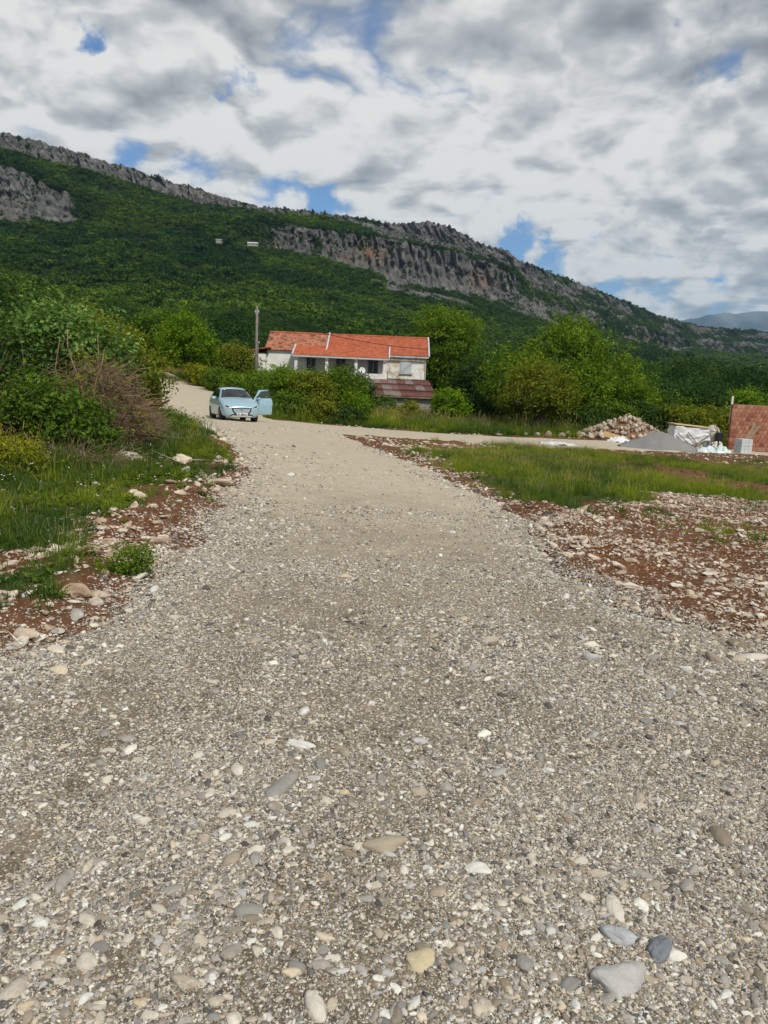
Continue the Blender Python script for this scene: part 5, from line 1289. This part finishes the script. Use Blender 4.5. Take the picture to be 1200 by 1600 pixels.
    def crumple(name, lab, x, y, rx, ry, h, mat, sd, cat):
        n = 34; q = np.linspace(-1, 1, n); X, Y = np.meshgrid(q, q, indexing='ij'); rr = np.hypot(X, Y)+(fbm(X*2.2, Y*2.2, sd, 3)-.5)*.7
        Z = h*np.clip(1-rr, 0, 1)**.5*(.4+1.2*np.abs(fbm(X*3, Y*3, sd+1, 3)-.5)*2)+.02-.06*(rr > 1)
        o = mesh_np(name, np.stack([X*rx, Y*ry, Z+hany(x+X*rx, y+Y*ry)-gz(x, y)], -1).reshape(-1, 3), grid_faces(n, n), mat); o.location = (x, y, gz(x, y)); tag(o, lab, cat)
    mteal = simple_mat('teal_film', (.50, .66, .66), (.66, .70, .72), 2.2, .4, .5)
    crumple('plastic_bag', 'crumpled teal and white plastic film in front of the mixer', 17.1, 40.3, .85, .5, .42, mteal, 61, 'plastic film')
    crumple('plastic_sheet', 'white plastic sheet lying flat on the side track', 8.6, 38.6, .95, .9, .13, mpl, 64, 'plastic sheet')
    crumple('plastic_bag', 'white plastic bag in front of the stone heap', 13.5, 44.8, .7, .4, .30, mpl, 67, 'plastic film')
    crumple('plastic_bag', 'small white plastic scrap in the grass before the shed', 3.2, 52.2, .3, .3, .25, mpl, 69, 'plastic film')
    crumple('cement_sack', 'pale torn sack by the foot of the brick wall', 18.9, 44.4, .62, .4, .5, simple_mat('sack_paper', (.60, .50, .42), (.66, .64, .62), 3), 71, 'sack')
    crumple('cement_sack', 'yellow torn sack at the picture edge before the brick wall', 21.3, 41.3, .6, .5, .35, simple_mat('yellow_sack', (.62, .60, .26), (.70, .68, .5), 3), 74, 'sack')
    o = MB().obox(Matrix.Rotation(R(14), 4, 'Y') @ Matrix.Rotation(R(30), 4, 'X'), 1.3, .6, .04).build('board', simple_mat('ochre_board', (.42, .28, .13), (.32, .2, .09), 5), None); o.location = (13.3, 45.2, gz(13.3, 45.2)+.3); tag(o, 'ochre board lying against the front of the stone heap', 'board')
plot()

# ------------------------------------------------------------------ the car
def glass_mat(name, tintc, rough=.03):
    m, t, out = new_mat(name); tc = t.n('ShaderNodeTexCoord'); n = t.noise(tc.outputs['Object'], 3, 2)
    gl = t.n('ShaderNodeBsdfGlossy'); gl.inputs['Roughness'].default_value = rough; gl.inputs['Color'].default_value = (.9, .95, 1, 1)
    tr = t.n('ShaderNodeBsdfTransparent'); t.link(t.ramp(n, [(0, tintc), (1, tuple(min(1, v*1.05) for v in tintc))]), tr.inputs[0])
    fr = t.n('ShaderNodeFresnel'); fr.inputs[0].default_value = 1.6
    mx = t.n('ShaderNodeMixShader'); t.link(t.m('ADD', fr.outputs[0], .06, clamp=True), mx.inputs[0]); t.link(tr.outputs[0], mx.inputs[1]); t.link(gl.outputs[0], mx.inputs[2]); t.link(mx.outputs[0], out.inputs[0])
    return m
def car():
    cx, cy = -7.25, 36.1
    zc = float(np.mean(hroad(np.array([cx-.5, cx+.3, cx, cx]), np.array([cy-1.2, cy-1.2, cy+1.2, cy])))); 
    root = empty('parked_car', (cx, cy, zc-.015), R(22)); root.rotation_euler = (math.atan2(float(hbase(cx-.5, cy+1.3)-hbase(cx+.5, cy-1.3)), 2.8)*1.0, 0, R(22))
    tag(root, 'light blue hatchback parked on the gravel road with its driver door open', 'car')
    m, t, out = new_mat('light_blue_paint'); tc = t.n('ShaderNodeTexCoord'); n = t.noise(tc.outputs['Object'], 2.5, 4, .6)
    sp = t.n('ShaderNodeSeparateXYZ'); t.link(tc.outputs['Object'], sp.inputs[0])
    c = t.mix(t.mapr(n, .3, .7, 0, 1), (.27, .44, .53), (.30, .47, .56))
    c = t.mix(t.m('MULTIPLY', t.mapr(sp.outputs[2], .55, .2, 0, .45), n), c, (.42, .38, .31))       # road dust on the sills
    pbsdf(t, out, c, .28, .5, .15, None, Coat_Weight=.6, Coat_Roughness=.06); paint = m
    black = simple_mat('black_trim', (.010, .010, .012), (.016, .016, .018), 6, .45, .4); tyre_m = simple_mat('tyre_rubber', (.022, .021, .020), (.05, .045, .04), 8, .9, .2)
    rim_m = simple_mat('alloy_rim', (.12, .12, .125), (.06, .06, .065), 6, .35, .5, .8); silver = simple_mat('silver_lip', (.62, .64, .66), (.52, .54, .56), 4, .55, .5, .1)
    chrome = simple_mat('chrome', (.75, .76, .78), (.65, .66, .68), 4, .12, .5, 1.0); lampm = simple_mat('lamp_lens', (.55, .58, .62), (.12, .13, .15), 26, .08, .6)
    glass = glass_mat('car_glass', (.30, .36, .38)); glass_d = glass_mat('tinted_glass', (.06, .07, .08)); glass_o = glass_mat('door_glass', (.80, .86, .85))
    ST = np.array([  # y, zb, wl, wmax, wb, zbelt, wr, ztop
        (-2.035, .20, .56, .62, .56, .61, .40, .645), (-1.99, .18, .68, .74, .70, .67, .52, .71), (-1.88, .17, .77, .81, .77, .745, .60, .785), (-1.6, .18, .81, .84, .80, .83, .66, .885), (-1.2, .17, .83, .85, .81, .91, .66, .965),
        (-.82, .17, .83, .85, .80, .96, .66, 1.03), (-.45, .17, .835, .85, .80, .975, .615, 1.24), (-.08, .17, .84, .85, .80, .985, .575, 1.435), (.25, .17, .84, .85, .80, .99, .565, 1.485), (.7, .17, .84, .85, .80, 1.01, .555, 1.50),
        (1.2, .17, .84, .85, .80, 1.04, .54, 1.46), (1.55, .19, .83, .845, .79, 1.07, .53, 1.37), (1.8, .22, .80, .825, .76, 1.04, .55, 1.17), (1.95, .26, .74, .77, .71, .96, .55, 1.02), (2.03, .33, .62, .66, .60, .85, .48, .90)])
    ys = np.unique(np.concatenate([np.linspace(-2.035, -1.85, 14), np.linspace(-1.85, 2.03, 110)]))
    S = np.stack([np.interp(ys, ST[:, 0], ST[:, k]) for k in range(8)], 1)
    ker = np.array([1, 2, 3, 2, 1.])/9
    for k in range(1, 8):
        a = np.r_[[S[0, k]]*2, S[:, k], [S[-1, k]]*2]; S[:, k] = np.convolve(a, ker, 'valid')
    rings = []
    for y, zb, wl, wm, wb_, zbelt, wr, zt in S:
        hood = zt-zbelt < .12
        pts = [(0, zb), (wl*.82, zb), (wl, zb+.10), (wm, zb+.30 if zb+.30 < zbelt-.2 else (zb+zbelt)/2), (wm-.008, (zbelt+zb+.3)/2+.04), (wb_, zbelt-.05), (wb_-.035, zbelt)]
        f = np.clip((zt-zbelt)/.45, 0, 1)
        pts += [(wb_-.035+(wr+.03-wb_+.035)*.55, zbelt+(zt-zbelt)*(.5 if f > .2 else .45)), (wr+.03, zt-.075*f-.012), (wr-.06, zt-.012), (wr*.5, zt+.008), (0, zt+.014)]
        p = np.array(pts); seg = np.r_[0, np.cumsum(np.hypot(*np.diff(p, axis=0).T))]
        par = np.arange(len(p)); q = np.linspace(0, len(p)-1, 67)
        rings.append(np.stack([np.interp(q, par, p[:, 0]), np.interp(q, par, p[:, 1])], 1))
    G = np.array(rings)                                          # stations x 67 x (half width, z)
    for _ in range(3):                                           # soften across the section
        G[:, 1:-1] = .25*G[:, :-2]+.5*G[:, 1:-1]+.25*G[:, 2:]
    top = G[:, -1, 1].copy(); k_ = np.clip(G[:, -14:, 0]/np.maximum(G[:, -14:-13, 0], .01), 0, 1)
    G[:, -14:, 1] = G[:, -14:-13, 1]+(top[:, None]-G[:, -14:-13, 1])*(1-k_**2)     # round crown over the centre line
    def cap(ring, f, zc): return np.stack([ring[:, 0]*f, zc+(ring[:, 1]-zc)*f], 1)
    G = np.concatenate([[cap(G[0], f, .42) for f in (.01, .5, .8, .94)], G, [cap(G[-1], f, .6) for f in (.94, .75, .4, .01)]])   # closed nose and tail
    ys = np.r_[-2.075, -2.07, -2.06, -2.05, ys, 2.04, 2.05, 2.055, 2.06]
    nS, nR = G.shape[:2]
    full = np.concatenate([G[:, ::-1]*np.array([-1, 1]), G[:, 1:]], 1); nF = full.shape[1]
    V = np.stack([full[..., 0], np.broadcast_to(ys[:, None], full.shape[:2]), full[..., 1]], -1).reshape(-1, 3)
    F = grid_faces(nS, nF)[:, ::-1]; F = np.where(F % nF == nF-1, F-(nF-1), F); cen = V[F].mean(1)
    inside = lambda poly, a, b: poly_sd(a, b, poly) > 0
    x, y, z = cen.T; ax = np.abs(x)
    e1 = V[F[:, 1]]-V[F[:, 0]]; e2 = V[F[:, 3]]-V[F[:, 0]]; nm = np.abs(unit(np.cross(e1, e2)))
    wheel = np.zeros(len(F), bool)
    for wy in (-1.28, 1.29): wheel |= (np.hypot(y-wy, z-.30) < .36) & (ax > .5)
    side_win = inside([(-.50, 1.02), (-.06, 1.345), (.3, 1.40), (1.1, 1.385), (1.5, 1.24), (1.42, 1.12), (.5, 1.04)], y, z) & (ax > .42) & (nm[:, 0] > .35)
    wind = inside([(-.70, -.80), (.70, -.80), (.545, -.12), (-.545, -.12)], x, y) & (z > 1.0)
    rear = inside([(-.52, 1.52), (.52, 1.52), (.60, 1.80), (-.60, 1.80)], x, y) & (z > 1.0)
    door = inside([(-.66, .27), (-.66, .90), (-.60, .985), (-.12, 1.40), (.44, 1.43), (.47, .95), (.40, .27)], y, z) & (x > .42) & (nm[:, 0] > .3)
    pillar = side_win & (np.abs(y-.44) < .045)
    body = ~(wheel | side_win | wind | rear | door) ; 
    def part(name, mask, mat, parent=root, sol=0.0, smooth=True):
        f = F[mask]; u, inv = np.unique(f, return_inverse=True)
        o = mesh_np(name, V[u], inv.reshape(f.shape), mat, parent, smooth)
        if sol: s = o.modifiers.new('thickness', 'SOLIDIFY'); s.thickness = sol; s.offset = 0
        return o
    part('body', body, paint, root, .012)
    part('windscreen', wind, glass); part('rear_window', rear, glass_d)
    part('side_window', side_win & (x < 0) & ~pillar, glass_d); part('side_window', side_win & (x > 0) & (y > .48), glass_d); part('door_pillar', pillar & (x < 0), black)
    # rubber and painted edges round the openings
    def side_at(yy, zz, s):
        k = np.argmin((y-yy)**2+(z-zz)**2+(x*s < .3)*9); return float(x[k])
    for s in (-1, 1):
        ol = [(-.50, 1.02), (-.06, 1.345), (.3, 1.40), (1.1, 1.385), (1.5, 1.24), (1.42, 1.12), (.5, 1.04), (-.50, 1.02)]
        if s > 0: ol = [(.5, 1.41), (1.1, 1.385), (1.5, 1.24), (1.42, 1.12), (.5, 1.04)]
        pts = []
        for (a, b), (c_, d_) in zip(ol[:-1], ol[1:]):
            for f in np.linspace(0, 1, 6)[:-1]: yy, zz = a+(c_-a)*f, b+(d_-b)*f; pts.append((side_at(yy, zz, s), yy, zz))
        pts.append((side_at(*ol[-1], s), *ol[-1])); MB().tube(pts, .022, 6).build('window_seal', black, root)
        for wy in (-1.28, 1.29):
            pts = []
            for a in np.linspace(-.35, math.pi+.35, 26):
                yy, zz = wy+.365*math.cos(a), .30+.365*math.sin(a); pts.append((side_at(yy, zz, s), yy, zz))
            xs_ = np.array([p_[0] for p_ in pts]); xs_ = np.convolve(np.r_[xs_[:1], xs_, xs_[-1:]], [.25, .5, .25], 'valid')
            MB().tube([(float(q)-s*.01, p_[1], p_[2]) for q, p_ in zip(xs_, pts)], .032, 6).build('arch_lip', paint, root, smooth=True)
    # open door swings about its front edge
    hinge = Vector((.845, -.66, 0)); d = empty('door', (0, 0, 0)); bpy.data.objects.remove(d)
    fr_m = door & ~side_win; gl_m = door & side_win & (y < .40)
    do = part('door', fr_m, paint, root, .05); do['label'] = 'driver door standing open'
    dg = part('door_window', gl_m, glass_o, do)
    frame = MB()
    pr = [(-.55, .99), (-.13, 1.375), (.1, 1.405), (.40, 1.41), (.43, 1.0)]
    def side_x(yy, zz):
        k = np.argmin((y-yy)**2+(z-zz)**2+(x < 0)*9); return float(x[k])
    frame.tube([(side_x(a, b)+.004, a, b) for a, b in pr[:4]], .022, 6); fo = frame.build('window_frame', paint, do)
    fb = MB().tube([(side_x(a, b)+.004, a, b) for a, b in pr[3:]], .035, 6).build('window_frame', black, do)
    mh = MB(); mh.obox(Matrix.Translation((side_x(.28, .86)+.02, .28, .86)), .03, .2, .035).build('door_handle', paint, do, bevel=.01)
    tr = MB(); tr.box(.70, .78, -.55, .36, .35, .92); tr.build('door_card', black, do)
    Mx = Matrix.Translation(hinge) @ Matrix.Rotation(R(-62), 4, 'Z') @ Matrix.Translation(-hinge)
    do.matrix_local = Mx
    def mirror(s, owner, M=None):
        mb = MB(); mb.lathe([(.01, -.115), (.06, -.10), (.085, -.03), (.085, .04), (.06, .10), (.01, .115)], 14, 'X', (0, 0, 0))
        mb.v = [(v[0]*1.05+s*.965, v[1]*.75-.47, v[2]*.85+1.0) for v in mb.v]; o = mb.build('mirror', paint, owner, smooth=True)
        MB().obox(Matrix.Translation((s*.87, -.48, .965)), .12, .07, .05).build('mirror_foot', black, owner)
    mirror(-1, root); mirror(1, do)
    # inside
    MB().box(-.70, .70, -.75, 1.6, .22, .40).build('cabin_floor', black, root); MB().box(-.68, .68, -.80, -.45, .55, .93).build('dashboard', black, root, bevel=.05)
    for sx in (-.36, .36):
        st = MB().box(sx-.25, sx+.25, .05, .55, .42, .60).build('seat', black, root, bevel=.05)
        MB().obox(Matrix.Translation((sx, .62, .88)) @ Matrix.Rotation(R(-14), 4, 'X'), .48, .14, .66).build('backrest', black, st, bevel=.05)
        MB().obox(Matrix.Translation((sx, .74, 1.28)), .26, .09, .17).build('headrest', black, st, bevel=.03)
    sw = MB(); n = 16; sw.tube([(.36+.17*math.cos(2*math.pi*i/n), -.33+.05*math.sin(2*math.pi*i/n), .93+.17*math.sin(2*math.pi*i/n)) for i in range(n+1)], .014, 6, False); sw.build('steering_wheel', black, root)
    MB().box(-.60, .60, 1.02, 1.2, .42, 1.0).build('rear_seat', black, root, bevel=.05)
    # wheels
    for wy in (-1.28, 1.29):
        for s in (-1, 1):
            w = MB(); w.lathe([(.19, -.095), (.27, -.1), (.298, -.075), (.302, 0), (.298, .075), (.27, .1), (.19, .095)], 30, 'X', (s*.745, wy, .302)); wo = w.build('wheel', tyre_m, root, smooth=True)
            rm = MB(); rm.lathe([(.02, .0), (.195, .0), (.205, .02), (.19, .045), (.16, .02)], 26, 'X', (s*.745+s*.05-(.02 if s > 0 else 0), wy, .302)); ro = rm.build('rim', black, wo, smooth=True)
            for k in range(5):
                a = 2*math.pi*k/5+.3; M = Matrix.Translation((s*.845, wy, .302)) @ Matrix.Rotation(a, 4, 'X') @ Matrix.Translation((0, 0, .1)); MB().obox(M, .02, .055, .19).build('spoke', rim_m, wo)
            hb = MB(); hb.lathe([(.001, -.03), (.05, -.03), (.05, .03), (.001, .03)], 12, 'X', (s*.845, wy, .302)); hb.build('hub', rim_m, wo)
            ar = MB(); ar.lathe([(.37, -.10), (.37, .10)], 30, 'X', (s*.72, wy, .30)); ar.f = [f for f in ar.f if len(f) == 4]; ar.build('wheel_arch', black, root)
    MB().box(-.68, .68, -1.75, 1.75, .19, .26).build('underbody', black, root)
    # front end, laid on the nose surface
    bv = BVHTree.FromPolygons([tuple(v) for v in V], [tuple(f) for f in F])
    def nose(px, pz):
        h = bv.ray_cast(Vector((px, -4, pz)), Vector((0, 1, 0)))
        return h[0].y if h[0] else -1.9
    def patch(name, poly, mat, lift=.012, owner=root, step=.018, label=None):
        P_ = np.array(poly, float); x0, z0 = P_.min(0); x1, z1 = P_.max(0)
        nx, nz = max(4, int((x1-x0)/step)+1), max(4, int((z1-z0)/step)+1)
        # rows across the outline so that its edge stays clean
        zs = np.linspace(z0+1e-4, z1-1e-4, nz); Vv = []
        for zz in zs:
            xs_ = []
            for (ax_, az), (bx, bz) in zip(P_, np.roll(P_, -1, 0)):
                if (az > zz) != (bz > zz): xs_.append(ax_+(zz-az)*(bx-ax_)/(bz-az))
            lo, hi = min(xs_), max(xs_)
            for k in np.linspace(lo, hi, nx): Vv.append((k, nose(k, zz)-lift, zz))
        o = mesh_np(name, np.array(Vv), grid_faces(nz, nx), mat, owner, True); s = o.modifiers.new('thickness', 'SOLIDIFY'); s.thickness = .012; return o
    mir = lambda p: [(-a, b) for a, b in p]
    hl = [(.43, .625), (.50, .555), (.68, .57), (.77, .65), (.79, .765), (.70, .745), (.57, .685)]
    for p in (hl, mir(hl)):
        o = patch('headlight', p, lampm, .012); q = [(sum(a for a, b in p)/7+(a-sum(a for a, b in p)/7)*.45, sum(b for a, b in p)/7+(b-sum(b for a, b in p)/7)*.5) for a, b in p]
        patch('lamp_unit', q, black, .02, o)
    g = patch('grille_surround', [(-.46, .60), (-.40, .42), (-.31, .325), (.31, .325), (.40, .42), (.46, .60), (.30, .585), (-.30, .585)], black, .008)
    patch('grille', [(-.385, .55), (-.34, .43), (-.27, .36), (.27, .36), (.34, .43), (.385, .55)], simple_mat('grille_mesh', (.34, .40, .44), (.20, .24, .27), 60, .5), .024, g)
    patch('lower_intake', [(-.56, .235), (-.42, .315), (-.30, .335), (.30, .335), (.42, .315), (.56, .235)], black, .010)
    patch('lip', [(-.52, .19), (-.42, .25), (.42, .25), (.52, .19)], silver, .024)
    pl = patch('number_plate', [(-.26, .262), (-.26, .372), (.26, .372), (.26, .262)], simple_mat('plate_white', (.72, .72, .72), (.66, .66, .66), 4), .036)
    patch('plate_band', [(-.258, .264), (-.258, .370), (-.222, .370), (-.222, .264)], simple_mat('plate_blue', (.03, .08, .32), (.03, .07, .28), 4), .044, pl)
    for a in (-.17, -.12, -.02, .02, .06, .13, .18): patch('plate_mark', [(a-.014, .285), (a-.014, .350), (a+.014, .350), (a+.014, .285)], black, .044, pl)
    em = MB(); n = 20
    yy = nose(0, .55)-.04
    em.tube([(.075*math.cos(2*math.pi*i/n), yy, .555+.055*math.sin(2*math.pi*i/n)) for i in range(n+1)], .009, 6, False)
    em.tube([(-.066, yy, .585), (-.03, yy-.004, .56), (0, yy-.004, .54), (.03, yy-.004, .56), (.066, yy, .585)], .008, 6); em.build('emblem', chrome, root)
    for s in (-1, 1): MB().tube([(s*.03-.02, -.83, 1.035), (s*.2+.15, -.70, 1.115), (s*.25+.28, -.60, 1.165)], .010, 5).build('wiper', black, root)
car()

# ------------------------------------------------------------------ the air: far things fade to blue
def haze():
    m, t, out = new_mat('clear_day_haze')
    v = t.n('ShaderNodeVolumePrincipled'); v.inputs['Color'].default_value = (.42, .70, 1.0, 1); v.inputs['Density'].default_value = 4.6e-5; v.inputs['Anisotropy'].default_value = .1
    t.link(v.outputs[0], out.inputs['Volume'])
    o = MB().box(-20000, 20000, -20000, 20000, -120, 1800).build('haze', m); o['kind'] = 'stuff'; o['label'] = 'thin blue haze in the air'; o['category'] = 'haze'
    o.display_type = 'WIRE'
haze()
